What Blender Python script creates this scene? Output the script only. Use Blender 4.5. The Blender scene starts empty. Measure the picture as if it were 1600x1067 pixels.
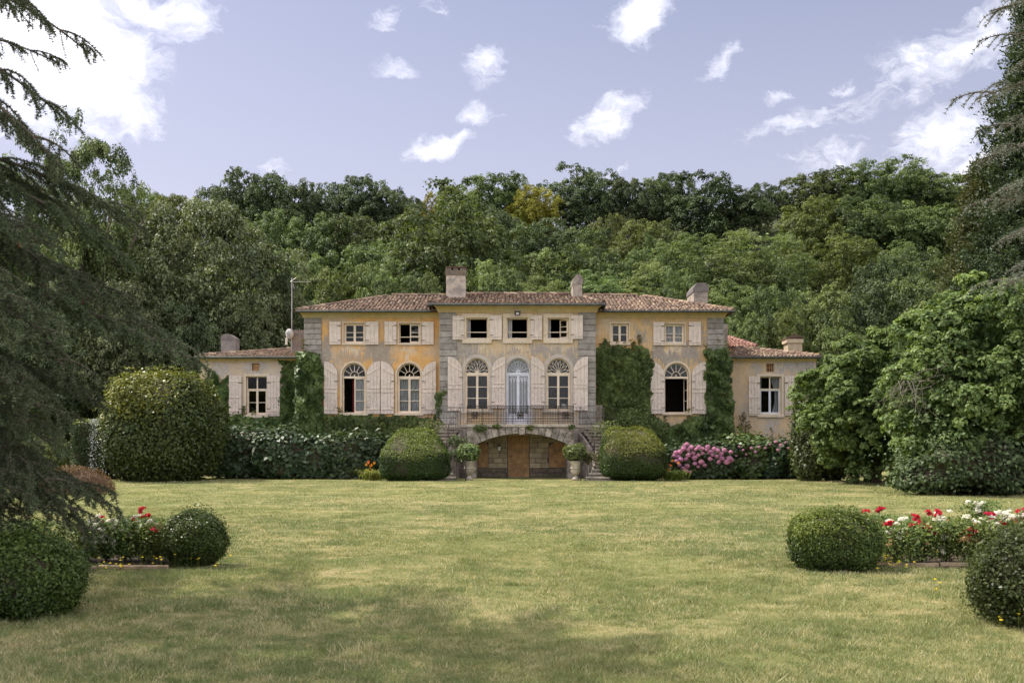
import bpy, bmesh, math, random
import numpy as np
from mathutils import Vector, Matrix, geometry

S = bpy.context.scene
COL = S.collection
rad = math.radians
# ------------------------------------------------------------------ camera
F, HZ, CH = 1555.6, 697.0, 1.6           # focal length in photo pixels, horizon row, eye height in metres
cam_d = bpy.data.cameras.new('camera'); cam = bpy.data.objects.new('camera', cam_d); COL.objects.link(cam)
cam_d.lens = 35; cam_d.sensor_width = 36; cam_d.shift_y = (HZ - 533.5) / 1600
cam_d.clip_end = 4000; cam_d.clip_start = 0.05
cam_d.dof.use_dof = True; cam_d.dof.focus_distance = 48; cam_d.dof.aperture_fstop = 5.6
cam.location = (0, 0, CH); cam.rotation_euler = (rad(90), 0, 0)
S.camera = cam
# ------------------------------------------------------------------ sun, sky, exposure
SUN_AZ, SUN_EL = rad(-66), rad(54)       # azimuth from +Y (behind the house), towards -X (left)
to_sun = Vector((math.sin(SUN_AZ) * math.cos(SUN_EL), math.cos(SUN_AZ) * math.cos(SUN_EL), math.sin(SUN_EL)))
sun_d = bpy.data.lights.new('sun', 'SUN'); sun = bpy.data.objects.new('sun', sun_d); COL.objects.link(sun)
sun_d.energy = 5.0; sun_d.angle = rad(0.6); sun_d.color = (1.0, 0.93, 0.82)
sun.rotation_euler = to_sun.to_track_quat('Z', 'Y').to_euler(); sun.location = to_sun * 200
S.view_settings.view_transform = 'Standard'; S.view_settings.look = 'None'
S.view_settings.exposure = 0.42; S.view_settings.gamma = 1.0; S.view_settings.use_curve_mapping = False
SKY_STRENGTH = 0.13
S.cycles.use_denoising = True; S.cycles.denoising_prefilter = 'NONE'
S.render.filter_size = 1.25
S.cycles.max_bounces = 8; S.cycles.diffuse_bounces = 4; S.cycles.glossy_bounces = 3
S.cycles.transmission_bounces = 4; S.cycles.transparent_max_bounces = 12; S.cycles.use_adaptive_sampling = True
S.cycles.adaptive_threshold = 0.008
S.cycles.caustics_reflective = False; S.cycles.caustics_refractive = False

class NT:
    """short way to write a node tree"""
    def __init__(s, tree): s.t = tree; s.n = tree.nodes; s.l = tree.links
    def add(s, kind, **kw):
        n = s.n.new(kind)
        for k, v in kw.items(): setattr(n, k, v)
        return n
    def put(s, v, sock):
        if v is None: return
        if isinstance(v, bpy.types.NodeSocket): s.l.new(v, sock)
        else:
            if sock.type == 'RGBA' and len(v) == 3: v = (*v, 1)
            sock.default_value = v
    def math(s, op, a, b=None, c=None, clamp=False):
        n = s.add('ShaderNodeMath', operation=op, use_clamp=clamp)
        s.put(a, n.inputs[0])
        if b is not None: s.put(b, n.inputs[1])
        if c is not None: s.put(c, n.inputs[2])
        return n.outputs[0]
    def vec(s, op, a, b=None, scale=None):
        n = s.add('ShaderNodeVectorMath', operation=op)
        s.put(a, n.inputs[0])
        if b is not None: s.put(b, n.inputs[1])
        if scale is not None: s.put(scale, n.inputs['Scale'])
        return n.outputs['Value'] if op in ('LENGTH', 'DOT_PRODUCT', 'DISTANCE') else n.outputs['Vector']
    def mix(s, f, a, b, blend='MIX'):
        n = s.add('ShaderNodeMix', data_type='RGBA', blend_type=blend)
        s.put(f, n.inputs[0]); s.put(a, n.inputs[6]); s.put(b, n.inputs[7])
        return n.outputs[2]
    def noise(s, v, scale, detail=4, rough=0.55, dist=0.0):
        n = s.add('ShaderNodeTexNoise'); s.put(v, n.inputs['Vector'])
        n.inputs['Scale'].default_value = scale; n.inputs['Detail'].default_value = detail
        n.inputs['Roughness'].default_value = rough; n.inputs['Distortion'].default_value = dist
        return n.outputs['Fac']
    def ramp(s, f, lo, hi, a=0.0, b=1.0, smooth=True):
        n = s.add('ShaderNodeMapRange', interpolation_type='SMOOTHSTEP' if smooth else 'LINEAR', clamp=True)
        s.put(f, n.inputs[0]); n.inputs[1].default_value = lo; n.inputs[2].default_value = hi
        n.inputs[3].default_value = a; n.inputs[4].default_value = b
        return n.outputs[0]
    def pos(s): return s.add('ShaderNodeNewGeometry').outputs['Position']
    def mapping(s, v, scale):
        return s.vec('MULTIPLY', v, scale)

# clouds are laid out by compass direction and height above the horizon
def azel(px, py):
    u, v = (px - 800) / F, (HZ - py) / F
    return math.atan(u), math.atan(v / math.sqrt(1 + u * u))
CLOUDS = [  # photo x, y, half width, half height, tilt (deg), density
    (60, 70, 190, 130, 0, 2.4), (200, 150, 90, 60, -25, 1.15), (250, 20, 110, 50, 0, 1.2), (40, 190, 80, 40, 0, 0.9),
    (1000, 30, 75, 42, 25, 1.5), (758, 98, 40, 40, 55, 1.15), (612, 100, 44, 18, 0, 0.9), (605, 32, 45, 24, 25, 0.8), (680, 14, 30, 18, 0, 0.7),
    (745, 182, 55, 25, 0, 1.3), (692, 224, 68, 22, 8, 1.5), (950, 185, 95, 45, 32, 0.95), (955, 265, 48, 9, 20, 1.0), (425, 258, 45, 20, 15, 0.8),
    (1130, 100, 40, 32, 50, 0.85), (1222, 142, 32, 14, 15, 0.9), (1240, 190, 110, 28, 10, 0.72), (1315, 132, 30, 9, -8, 0.7), (1290, 245, 110, 35, 15, 0.6),
    (1350, 160, 90, 35, 20, 0.55), (1470, 215, 105, 55, 28, 1.25), (1540, 255, 90, 35, 15, 1.15), (1470, 100, 170, 60, 15, 0.72), (1560, 30, 130, 40, 12, 0.75)]
W = bpy.data.worlds.new('World'); S.world = W; W.use_nodes = True
w = NT(W.node_tree); w.n.clear()
sky = w.add('ShaderNodeTexSky', sky_type='NISHITA'); sky.sun_disc = False
sky.sun_elevation = SUN_EL; sky.sun_rotation = SUN_AZ; sky.altitude = 0; sky.air_density = 1.0; sky.dust_density = 1.6; sky.ozone_density = 1.6
D = w.add('ShaderNodeTexCoord').outputs['Generated']
sx = w.add('ShaderNodeSeparateXYZ'); w.put(D, sx.inputs[0])
az = w.math('ARCTAN2', sx.outputs[0], sx.outputs[1]); el = w.math('ARCSINE', sx.outputs[2])
cv = w.add('ShaderNodeCombineXYZ'); w.put(az, cv.inputs[0]); w.put(el, cv.inputs[1])
warp = w.add('ShaderNodeTexNoise'); w.put(cv.outputs[0], warp.inputs['Vector']); warp.inputs['Scale'].default_value = 14; warp.inputs['Detail'].default_value = 6; warp.inputs['Roughness'].default_value = 0.6
wv = w.vec('SCALE', w.vec('SUBTRACT', warp.outputs['Color'], (0.5, 0.5, 0.5)), scale=0.062)
pv = w.vec('ADD', cv.outputs[0], wv)
total = None
for (px, py, hw, hh, tilt, dens) in CLOUDS:
    a0, e0 = azel(px, py)
    m = w.add('ShaderNodeMapping', vector_type='TEXTURE')
    w.put(pv, m.inputs[0]); m.inputs[1].default_value = (a0, e0, 0); m.inputs[2].default_value = (0, 0, rad(tilt))
    m.inputs[3].default_value = (hw / F * 1.15, hh / F * 1.15, 1)
    f = w.ramp(w.vec('LENGTH', m.outputs[0]), 1.0, 0.05, 0, dens)
    total = f if total is None else w.math('MAXIMUM', total, f)
# heavy bright cloud added outside the frame only, to brighten the house front
dome = w.noise(w.mapping(D, (1.5, 1.5, 2.6)), 1.3, 6, 0.6)
look = w.math('MULTIPLY', w.ramp(w.math('ABSOLUTE', az), 0.85, 0.50), w.ramp(el, 0.85, 0.48))       # the open part of the sky that the photograph shows
total = w.math('MAXIMUM', total, w.math('MULTIPLY', w.ramp(dome, 0.36, 0.54, 0, 2.6), w.math('SUBTRACT', 1.0, look)))
fine = w.noise(w.mapping(pv, (1.0, 1.6, 1)), 17, 12, 0.62, 0.15)
streak = w.noise(w.mapping(pv, (1.0, 2.8, 1)), 48, 8, 0.66, 0.2)
body = w.math('ADD', w.math('MULTIPLY', fine, 0.62), w.math('MULTIPLY', streak, 0.38))
cl = w.math('ADD', w.math('MULTIPLY', total, 1.0), w.math('MULTIPLY', body, 4.6))
cl = w.math('MULTIPLY', w.ramp(cl, 2.55, 5.0, 0, 0.97, False), w.ramp(total, 0.0, 0.4, 0, 1))
tintsky = w.mix(1.0, sky.outputs[0], (0.95, 0.80, 0.79), 'MULTIPLY')
veil = w.mix(w.ramp(el, 0.12, 0.50, 0.62, 0.22), tintsky, (4.45, 4.35, 5.2))         # thin high haze over the whole sky
shade = w.noise(w.mapping(pv, (1.0, 2.0, 1)), 18, 5, 0.6)
skyc = w.mix(cl, veil, w.mix(w.ramp(shade, 0.35, 0.62), (9.0, 8.9, 9.6), (13.0, 12.7, 13.1)))
bg = w.add('ShaderNodeBackground'); w.put(skyc, bg.inputs[0]); bg.inputs[1].default_value = SKY_STRENGTH
wo = w.add('ShaderNodeOutputWorld'); w.l.new(bg.outputs[0], wo.inputs[0])

# ------------------------------------------------------------------ helpers
def X(px, Y): return (px - 800) / F * Y
def Z(py, Y): return CH - (py - HZ) / F * Y
def P(px, py, Y): return Vector((X(px, Y), Y, Z(py, Y)))
def G(px, py): Y = CH * F / (py - HZ); return Vector((X(px, Y), Y, 0))     # a point on flat ground

def link(o, parent=None):
    COL.objects.link(o)
    if parent is not None: o.parent = parent
    return o
ORG = {}
def tag(o, label, cat, group=None):
    o['label'] = label; o['category'] = cat
    if group: o['group'] = group
    return o
def thing(name, label, cat, loc=(0, 0, 0), group=None):
    o = bpy.data.objects.new(name, None); o.empty_display_size = 0.2; COL.objects.link(o)
    o.location = loc; ORG[o.name] = Vector(loc)
    return tag(o, label, cat, group)
def org(parent):
    while parent is not None:
        if parent.name in ORG: return ORG[parent.name]
        parent = parent.parent
    return Vector((0, 0, 0))

class MB:
    """collects shapes; build() links them as one mesh object"""
    def __init__(s): s.v = []; s.f = []; s.t = []; s.tint = 0.5; s.smooth = False
    def add(s, vs, fs):
        b = len(s.v); s.v.extend([tuple(v) for v in vs]); s.t.extend([s.tint] * len(vs))
        s.f.extend([tuple(b + i for i in f) for f in fs])
        return b
    def box(s, x0, x1, y0, y1, z0, z1):
        s.add([(x0,y0,z0),(x1,y0,z0),(x1,y1,z0),(x0,y1,z0),(x0,y0,z1),(x1,y0,z1),(x1,y1,z1),(x0,y1,z1)],
              [(0,3,2,1),(4,5,6,7),(0,1,5,4),(1,2,6,5),(2,3,7,6),(3,0,4,7)])
    def bevel_box(s, x0, x1, y0, y1, z0, z1, b=0.02):
        """a block whose front (-Y) face is drawn in by b, as a dressed stone with chamfered edges"""
        s.add([(x0,y0+b,z0),(x1,y0+b,z0),(x1,y0+b,z1),(x0,y0+b,z1),(x0+b,y0,z0+b),(x1-b,y0,z0+b),(x1-b,y0,z1-b),(x0+b,y0,z1-b),
               (x0,y1,z0),(x1,y1,z0),(x1,y1,z1),(x0,y1,z1)],
              [(4,5,6,7),(0,1,5,4),(1,2,6,5),(2,3,7,6),(3,0,4,7),(0,8,9,1),(1,9,10,2),(2,10,11,3),(3,11,8,0),(8,11,10,9)])
    def prism(s, poly, y0, y1):
        """polygon in (x, z), counter-clockwise seen from -Y, pushed from y0 to y1"""
        n = len(poly)
        s.add([(x, y0, z) for x, z in poly] + [(x, y1, z) for x, z in poly],
              [tuple(range(n)), tuple(range(2*n-1, n-1, -1))] + [(i, n+i, n+(i+1)%n, (i+1)%n) for i in range(n)])
    def strip(s, outer, inner, y0, y1, closed=False):
        """band between two polylines in (x, z), pushed from y0 to y1"""
        n = len(outer); m = n if closed else n - 1
        vs = [(x,y0,z) for x,z in outer] + [(x,y0,z) for x,z in inner] + [(x,y1,z) for x,z in outer] + [(x,y1,z) for x,z in inner]
        fs = []
        for i in range(m):
            j = (i+1) % n
            fs += [(i, n+i, n+j, j), (2*n+i, 2*n+j, 3*n+j, 3*n+i), (i, j, 2*n+j, 2*n+i), (n+i, 3*n+i, 3*n+j, n+j)]
        if not closed: fs += [(0, 2*n, 3*n, n), (n-1, 2*n-1, 4*n-1, 3*n-1)]
        s.add(vs, fs)
    def tube(s, path, r, seg=6, r2=None, cap=True):
        path = [Vector(p) for p in path]; n = len(path); r2 = r if r2 is None else r2
        vs = []; up = Vector((0.13, 0.31, 0.94))
        for i, p in enumerate(path):
            d = (path[min(i+1, n-1)] - path[max(i-1, 0)]).normalized()
            a = d.cross(up)
            if a.length < 0.05: a = d.cross(Vector((1, 0, 0)))
            a.normalize(); b = d.cross(a)
            rr = r + (r2 - r) * i / max(1, n-1)
            vs += [p + (a * math.cos(2*math.pi*k/seg) + b * math.sin(2*math.pi*k/seg)) * rr for k in range(seg)]
        fs = [(i*seg+k, i*seg+(k+1)%seg, (i+1)*seg+(k+1)%seg, (i+1)*seg+k) for i in range(n-1) for k in range(seg)]
        if cap: fs += [tuple(range(seg-1, -1, -1)), tuple(range((n-1)*seg, n*seg))]
        s.add(vs, fs)
    def lathe(s, prof, c=(0, 0, 0), seg=20):
        n = len(prof); c = Vector(c)
        vs = [c + Vector((r*math.cos(2*math.pi*k/seg), r*math.sin(2*math.pi*k/seg), z)) for r, z in prof for k in range(seg)]
        fs = [(i*seg+k, i*seg+(k+1)%seg, (i+1)*seg+(k+1)%seg, (i+1)*seg+k) for i in range(n-1) for k in range(seg)]
        fs += [tuple(range(seg-1, -1, -1)), tuple(range((n-1)*seg, n*seg))]
        s.add(vs, fs)
    def xform(s, fn): s.v = [tuple(fn(Vector(v))) for v in s.v]
    def mesh(s, name, o=Vector((0, 0, 0)), m=None):
        me = bpy.data.meshes.new(name)
        me.from_pydata([(v[0]-o[0], v[1]-o[1], v[2]-o[2]) for v in s.v], [], s.f); me.validate()
        if len(me.vertices) == len(s.t):
            at = me.attributes.new('tint', 'FLOAT', 'POINT'); at.data.foreach_set('value', s.t)
        if s.smooth: me.polygons.foreach_set('use_smooth', [True] * len(me.polygons))
        if m: me.materials.append(m)
        return me
    def build(s, name, m, parent=None, kind=None):
        ob = bpy.data.objects.new(name, s.mesh(name, org(parent), m))
        if kind: ob['kind'] = kind
        return link(ob, parent)

def np_mesh(name, v, f, m, tint=None):
    """fast mesh from numpy arrays; f is (n, k)"""
    me = bpy.data.meshes.new(name); n, k = f.shape
    me.vertices.add(len(v)); me.vertices.foreach_set('co', np.ascontiguousarray(v, np.float32).ravel())
    me.loops.add(n*k); me.loops.foreach_set('vertex_index', np.ascontiguousarray(f, np.int32).ravel())
    me.polygons.add(n); me.polygons.foreach_set('loop_start', np.arange(0, n*k, k, dtype=np.int32))
    me.polygons.foreach_set('loop_total', np.full(n, k, np.int32))
    me.update(calc_edges=True)
    if tint is not None:
        at = me.attributes.new('tint', 'FLOAT', 'POINT'); at.data.foreach_set('value', np.ascontiguousarray(tint, np.float32))
    if m: me.materials.append(m)
    return me
def mobj(name, me, parent=None, kind=None, loc=None):
    o = bpy.data.objects.new(name, me)
    if kind: o['kind'] = kind
    if loc is not None: o.location = loc
    return link(o, parent)
def nrmz(a): return a / np.maximum(np.linalg.norm(a, axis=1, keepdims=True), 1e-9)
def leaves(pos, nrm, size, rng, asp=0.6, tip=None, fold=0.12, tint=None):
    """leaf-shaped quads: returns vertices, faces, tint"""
    n = len(pos); nrm = nrmz(nrm)
    t = rng.normal(size=(n, 3)) if tip is None else tip
    t = nrmz(t - nrm * np.sum(t * nrm, 1, keepdims=True)); sd = np.cross(nrm, t)
    s = np.asarray(size).reshape(-1, 1) * np.ones((n, 1))
    v = np.empty((n, 4, 3))
    v[:, 0] = pos - t*s*0.5; v[:, 2] = pos + t*s*0.5 - nrm*s*0.06
    mid = pos - t*s*0.06 + nrm*s*fold
    v[:, 1] = mid + sd*s*asp*0.5; v[:, 3] = mid - sd*s*asp*0.5
    f = np.arange(n*4).reshape(n, 4)
    tt = np.repeat(rng.random(n) if tint is None else tint, 4)
    return v.reshape(-1, 3), f, tt
def join(parts):
    vs, fs, ts, b = [], [], [], 0
    for v, f, t in parts:
        vs.append(v); fs.append(f + b); ts.append(t); b += len(v)
    return np.concatenate(vs), np.concatenate(fs), np.concatenate(ts)
def lumps(p, scale, seed, k=5):
    """smooth value noise in [-1, 1] from a few sine waves"""
    r = np.random.default_rng(seed); o = np.zeros(len(p))
    for i in range(k):
        d = r.normal(size=3); d /= np.linalg.norm(d)
        o += np.sin(p @ d * scale * (0.7 + 0.9 * r.random()) + r.random() * 6.28)
    return o / k ** 0.5 / 1.2
# ------------------------------------------------------------------ materials
def material(name):
    m = bpy.data.materials.new(name); m.use_nodes = True
    n = NT(m.node_tree); n.n.clear()
    n.out = n.add('ShaderNodeOutputMaterial'); n.p = n.add('ShaderNodeBsdfPrincipled')
    n.l.new(n.p.outputs[0], n.out.inputs[0])
    return m, n
def pset(n, col=None, rough=None, metal=None, spec=None, bump=None, bump_d=0.01, bump_s=0.5):
    if col is not None: n.put(col, n.p.inputs['Base Color'])
    if rough is not None: n.put(rough, n.p.inputs['Roughness'])
    if metal is not None: n.put(metal, n.p.inputs['Metallic'])
    if spec is not None: n.put(spec, n.p.inputs['Specular IOR Level'])
    if bump is not None:
        b = n.add('ShaderNodeBump'); b.inputs['Distance'].default_value = bump_d; b.inputs['Strength'].default_value = bump_s
        n.put(bump, b.inputs['Height']); n.l.new(b.outputs[0], n.p.inputs['Normal'])
def attr(n, name='tint'):
    return n.add('ShaderNodeAttribute', attribute_name=name).outputs['Fac']
def mat_leaf(name, c0, c1, trans=0.3, rough=0.55, spec=0.2, vary=0.25, hue=0.02):
    m, n = material(name)
    oi = n.add('ShaderNodeObjectInfo')
    c = n.mix(attr(n), c0, c1)
    h = n.add('ShaderNodeHueSaturation'); n.put(c, h.inputs['Color'])
    n.put(n.ramp(oi.outputs['Random'], 0, 1, 0.5 - hue, 0.5 + hue, False), h.inputs['Hue'])
    r2 = n.math('FRACT', n.math('MULTIPLY', oi.outputs['Random'], 7.31))
    n.put(n.ramp(r2, 0, 1, 1 - vary, 1 + vary, False), h.inputs['Value'])
    col = h.outputs[0]
    pset(n, col, rough, spec=spec)
    tr = n.add('ShaderNodeBsdfTranslucent'); n.put(n.mix(1.0, col, (1.25, 1.3, 0.6), 'MULTIPLY'), tr.inputs[0])
    mx = n.add('ShaderNodeMixShader'); mx.inputs[0].default_value = trans
    n.l.new(n.p.outputs[0], mx.inputs[1]); n.l.new(tr.outputs[0], mx.inputs[2]); n.l.new(mx.outputs[0], n.out.inputs[0])
    return m
def mat_plain(name, c, rough=0.6, metal=0.0, spec=0.4, var=0.25, scale=6.0, bump=0.004):
    m, n = material(name); p = n.pos()
    k = n.noise(p, scale, 5, 0.6)
    c2 = tuple(x * (1 - var) for x in c); c1 = tuple(min(1, x * (1 + var)) for x in c)
    col = n.mix(n.ramp(k, 0.3, 0.7), c2, c1)
    pset(n, col, rough, metal, spec, bump=n.noise(p, scale * 6, 4), bump_d=bump)
    return m

def blotch(n, p, spots, seed):
    """mask of stains: soft ellipses (x, z, rx, rz, strength) broken up by noise"""
    nz = n.add('ShaderNodeTexNoise'); n.put(p, nz.inputs['Vector']); nz.inputs['Scale'].default_value = 1.6 + seed * .1
    nz.inputs['Detail'].default_value = 5; nz.inputs['Roughness'].default_value = 0.65
    q = n.vec('ADD', p, n.vec('SCALE', n.vec('SUBTRACT', nz.outputs['Color'], (.5, .5, .5)), scale=1.5))
    run = n.noise(n.mapping(p, (9.0, 9.0, 0.3)), 1.0, 4, 0.65)                 # rain runs pull the edges down the wall
    rv = n.add('ShaderNodeCombineXYZ'); n.put(n.math('MULTIPLY', n.math('SUBTRACT', run, 0.5), 2.6), rv.inputs[2]); q = n.vec('ADD', q, rv.outputs[0])
    tot = None
    for (x, z, rx, rz, st) in spots:
        d = n.vec('MULTIPLY', n.vec('SUBTRACT', q, (x, 0, z)), (1 / rx, 0, 1 / rz))
        f = n.ramp(n.vec('LENGTH', d), 1.15, 0.35, 0, st)
        tot = f if tot is None else n.math('MAXIMUM', tot, f)
    return tot
def mat_render(name, base, pale, grey, grey_spots, pale_spots, grime=0.35, drip=True):
    """old lime render: colour wash, worn pale patches, grey lichen and water streaks"""
    m, n = material(name); p = n.pos()
    k1 = n.noise(p, 0.7, 5, 0.6); k2 = n.noise(p, 3.5, 6, 0.7); k3 = n.noise(p, 6.5, 8, 0.78); k4 = n.noise(p, 40, 3, 0.7)
    col = n.mix(n.ramp(k2, 0.35, 0.7), base, tuple(c * 0.80 for c in base))
    col = n.mix(n.ramp(k1, 0.45, 0.70, 0, 0.65), col, pale)
    if pale_spots: col = n.mix(blotch(n, p, pale_spots, 1), col, pale)
    g = n.ramp(n.math('ADD', n.math('MULTIPLY', k1, 0.45), n.math('MULTIPLY', k3, 0.55)), 0.47, 0.62, 0, grime)
    if grey_spots:
        b = blotch(n, p, grey_spots, 3)
        # speckled edge, broken by fine noise
        b = n.ramp(n.math('ADD', b, n.math('MULTIPLY', n.math('SUBTRACT', k3, 0.5), 2.6)), 0.20, 0.95, 0, 0.92)
        g = n.math('MAXIMUM', g, b)
    if drip:
        s = n.noise(n.mapping(p, (7.0, 7.0, 0.35)), 1.0, 4, 0.6)
        g = n.math('MAXIMUM', g, n.math('MULTIPLY', n.ramp(s, 0.54, 0.70), n.ramp(k1, 0.36, 0.58, 0.1, 0.75)))
    col = n.mix(g, col, n.mix(n.ramp(k3, 0.35, 0.65), grey, tuple(c * 1.75 for c in grey)))
    col = n.mix(n.ramp(k4, 0.62, 0.78, 0, 0.4), col, tuple(c * 0.45 for c in base))
    pset(n, col, 0.92, spec=0.15, bump=n.math('ADD', k3, n.math('MULTIPLY', k4, 0.5)), bump_d=0.02, bump_s=0.6)
    return m
def mat_stone(name, c, dark, rough=0.9, moss=None, scale=5):
    m, n = material(name); p = n.pos(); oi = n.add('ShaderNodeObjectInfo')
    k = n.noise(p, scale, 6, 0.7); k3 = n.noise(p, scale * 7, 4, 0.7)
    col = n.mix(n.ramp(k, 0.38, 0.68), c, dark)
    col = n.mix(n.ramp(k3, 0.55, 0.72, 0, 0.6), col, tuple(x * 0.5 for x in dark))
    k5 = n.noise(p, scale * 2.3, 5, 0.75)
    col = n.mix(n.ramp(k5, 0.60, 0.70, 0, 0.5), col, tuple(min(.9, x * 1.35) for x in c))
    if moss: col = n.mix(n.ramp(n.noise(p, scale * .6, 5, .7), 0.55, 0.68, 0, 0.8), col, moss)
    h = n.add('ShaderNodeHueSaturation'); n.put(col, h.inputs['Color']); n.put(n.ramp(oi.outputs['Random'], 0, 1, 0.78, 1.18, False), h.inputs['Value'])
    pset(n, h.outputs[0], rough, spec=0.2, bump=n.math('ADD', k, k3), bump_d=0.02, bump_s=0.7)
    return m

M = {}
xw, zw = lambda px: X(px, 52.6), lambda py: Z(py, 52.6)
def spots(lst, Y): return [(X(a, Y), Z(b, Y), c / F * Y, d / F * Y, s) for a, b, c, d, s in lst]
OCHRE, PALE, GREY = (0.72, 0.415, 0.155), (0.64, 0.51, 0.37), (0.225, 0.20, 0.18)
M['render_left'] = mat_render('ochre_render', OCHRE, PALE, GREY,
    spots([(507, 555, 16, 40, 1), (590, 552, 34, 30, 1.0), (545, 560, 60, 16, .7), (515, 530, 10, 20, .6), (600, 560, 20, 30, .9)], 52.6),
    spots([(548, 549, 16, 12, 1), (637, 549, 14, 10, .9)], 52.6), 0.5)
M['render_centre'] = mat_render('centre_render', (0.62, 0.45, 0.265), (0.68, 0.55, 0.39), (0.235, 0.212, 0.195),
    spots([(735, 553, 32, 20, 1.1), (722, 546, 20, 24, .9), (800, 552, 24, 10, .9), (838, 546, 26, 14, 1), (865, 552, 30, 14, 1), (895, 560, 16, 26, 1), (770, 558, 30, 10, .8), (712, 600, 12, 60, .6), (905, 600, 10, 60, .6), (770, 600, 8, 50, .5), (720, 655, 30, 14, .8), (890, 655, 30, 14, .8)], 52.0),
    spots([(745, 542, 20, 8, .8), (812, 543, 16, 6, .8), (880, 540, 20, 6, .6)], 52.0), 0.6)
M['render_right'] = mat_render('faded_ochre_render', (0.63, 0.43, 0.22), (0.66, 0.53, 0.37), (0.225, 0.202, 0.185),
    spots([(1046, 560, 36, 20, 1.1), (1078, 556, 22, 22, 1), (1030, 548, 14, 30, .9), (1000, 520, 14, 14, .9), (1012, 500, 20, 8, .7), (1098, 530, 8, 30, .7), (1060, 660, 40, 14, .6)], 52.6),
    spots([(1054, 543, 20, 9, 1), (945, 500, 14, 20, .7)], 52.6), 0.55)
M['render_low_left'] = mat_render('grey_render', (0.58, 0.46, 0.33), (0.64, 0.56, 0.46), (0.29, 0.27, 0.26),
    spots([(400, 576, 34, 14, 1), (345, 575, 22, 20, .8), (375, 640, 12, 40, .5), (440, 590, 14, 40, .5)], 53.6), None, 0.45)
M['render_low_right'] = mat_render('stained_render', (0.62, 0.46, 0.29), (0.62, 0.52, 0.39), (0.28, 0.265, 0.26),
    spots([(1235, 572, 34, 16, 1), (1182, 574, 16, 14, .8), (1262, 590, 16, 60, 1), (1208, 660, 24, 30, .7), (1166, 640, 14, 40, .6), (1250, 660, 16, 20, .7)], 53.6),
    None, 0.5)
M['cornice'] = mat_render('cornice_render', (0.62, 0.48, 0.26), (0.64, 0.54, 0.37), (0.28, 0.25, 0.2), None, None, 0.35)
M['surround'] = mat_render('limestone_surround', (0.68, 0.56, 0.42), (0.72, 0.62, 0.49), (0.34, 0.31, 0.28), None, None, 0.35)
M['arch_stone'] = mat_render('grey_limestone', (0.52, 0.46, 0.39), (0.60, 0.53, 0.45), (0.30, 0.28, 0.28), None, None, 0.6)
M['quoin'] = mat_stone('grey_quoin_stone', (0.35, 0.322, 0.292), (0.22, 0.202, 0.182), scale=3.5)
M['joint'] = mat_plain('dark_joint', (0.09, 0.085, 0.08), 0.95)
M['chimney'] = mat_stone('weathered_chimney_stone', (0.47, 0.40, 0.33), (0.23, 0.205, 0.185), scale=3.2)
M['chimney_dark'] = mat_stone('dark_chimney_render', (0.24, 0.21, 0.20), (0.15, 0.135, 0.13), scale=3)
M['chimney_cream'] = mat_stone('cream_chimney_stone', (0.58, 0.48, 0.34), (0.44, 0.36, 0.26), scale=2.4)
M['step'] = mat_stone('weathered_step_stone', (0.48, 0.42, 0.35), (0.26, 0.23, 0.2), scale=4)
M['old_stone'] = mat_stone('blackened_old_stone', (0.40, 0.345, 0.30), (0.13, 0.115, 0.10), moss=(0.10, 0.105, 0.05), scale=2.6)
M['cellar_stone'] = mat_stone('cellar_block', (0.46, 0.375, 0.25), (0.33, 0.27, 0.185), scale=3)
M['rubble'] = mat_stone('rubble_stone', (0.21, 0.17, 0.13), (0.12, 0.10, 0.08), scale=4)
M['cellar_wood'] = mat_plain('brown_cellar_board', (0.36, 0.20, 0.085), 0.6, var=0.3, scale=4)
M['grey_wood'] = mat_plain('weathered_grey_board', (0.17, 0.14, 0.11), 0.85, var=0.4, scale=8)
def mat_shutter():
    m, n = material('faded_shutter_paint'); p = n.pos(); oi = n.add('ShaderNodeObjectInfo')
    g = n.noise(n.mapping(p, (22, 22, 1.6)), 1.0, 5, 0.65); k = n.noise(p, 4, 5, 0.7); sp = n.noise(n.mapping(p, (30, 30, 9)), 1.0, 4, 0.7)
    col = n.mix(n.ramp(k, 0.35, 0.7), (0.72, 0.615, 0.54), (0.61, 0.52, 0.455))
    col = n.mix(n.ramp(g, 0.52, 0.70, 0, 0.45), col, (0.33, 0.27, 0.235))
    low = n.add('ShaderNodeSeparateXYZ'); n.put(p, low.inputs[0])
    w_ = n.ramp(low.outputs[2], 6.6, 3.2, 0.05, 1.0)
    col = n.mix(n.math('MULTIPLY', n.ramp(sp, 0.53, 0.64, 0, 0.85), w_), col, (0.22, 0.18, 0.155))
    h = n.add('ShaderNodeHueSaturation'); n.put(col, h.inputs['Color']); n.put(n.ramp(oi.outputs['Random'], 0, 1, 0.92, 1.06, False), h.inputs['Value'])
    pset(n, h.outputs[0], 0.75, spec=0.25, bump=g, bump_d=0.006)
    return m
M['shutter'] = mat_shutter()
M['sash'] = mat_plain('cream_sash_paint', (0.76, 0.64, 0.50), 0.55, var=0.12, scale=3)
M['sash_blue'] = mat_plain('blue_white_sash_paint', (0.66, 0.68, 0.76), 0.5, var=0.08, scale=3)
M['gutter'] = mat_plain('zinc_gutter', (0.075, 0.08, 0.075), 0.5, 0.6, var=0.3, scale=3)
M['iron'] = mat_plain('rusty_iron', (0.055, 0.043, 0.037), 0.7, 0.5, var=0.4, scale=12)
M['iron_grey'] = mat_plain('grey_iron', (0.20, 0.19, 0.18), 0.6, 0.5, var=0.3, scale=12)
M['alu'] = mat_plain('dull_aluminium', (0.38, 0.37, 0.36), 0.45, 0.8, var=0.15)
M['dish'] = mat_plain('grey_enamel', (0.42, 0.41, 0.40), 0.6, var=0.12)
M['white'] = mat_plain('white_plastic', (0.7, 0.69, 0.66), 0.6, var=0.1)
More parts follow.
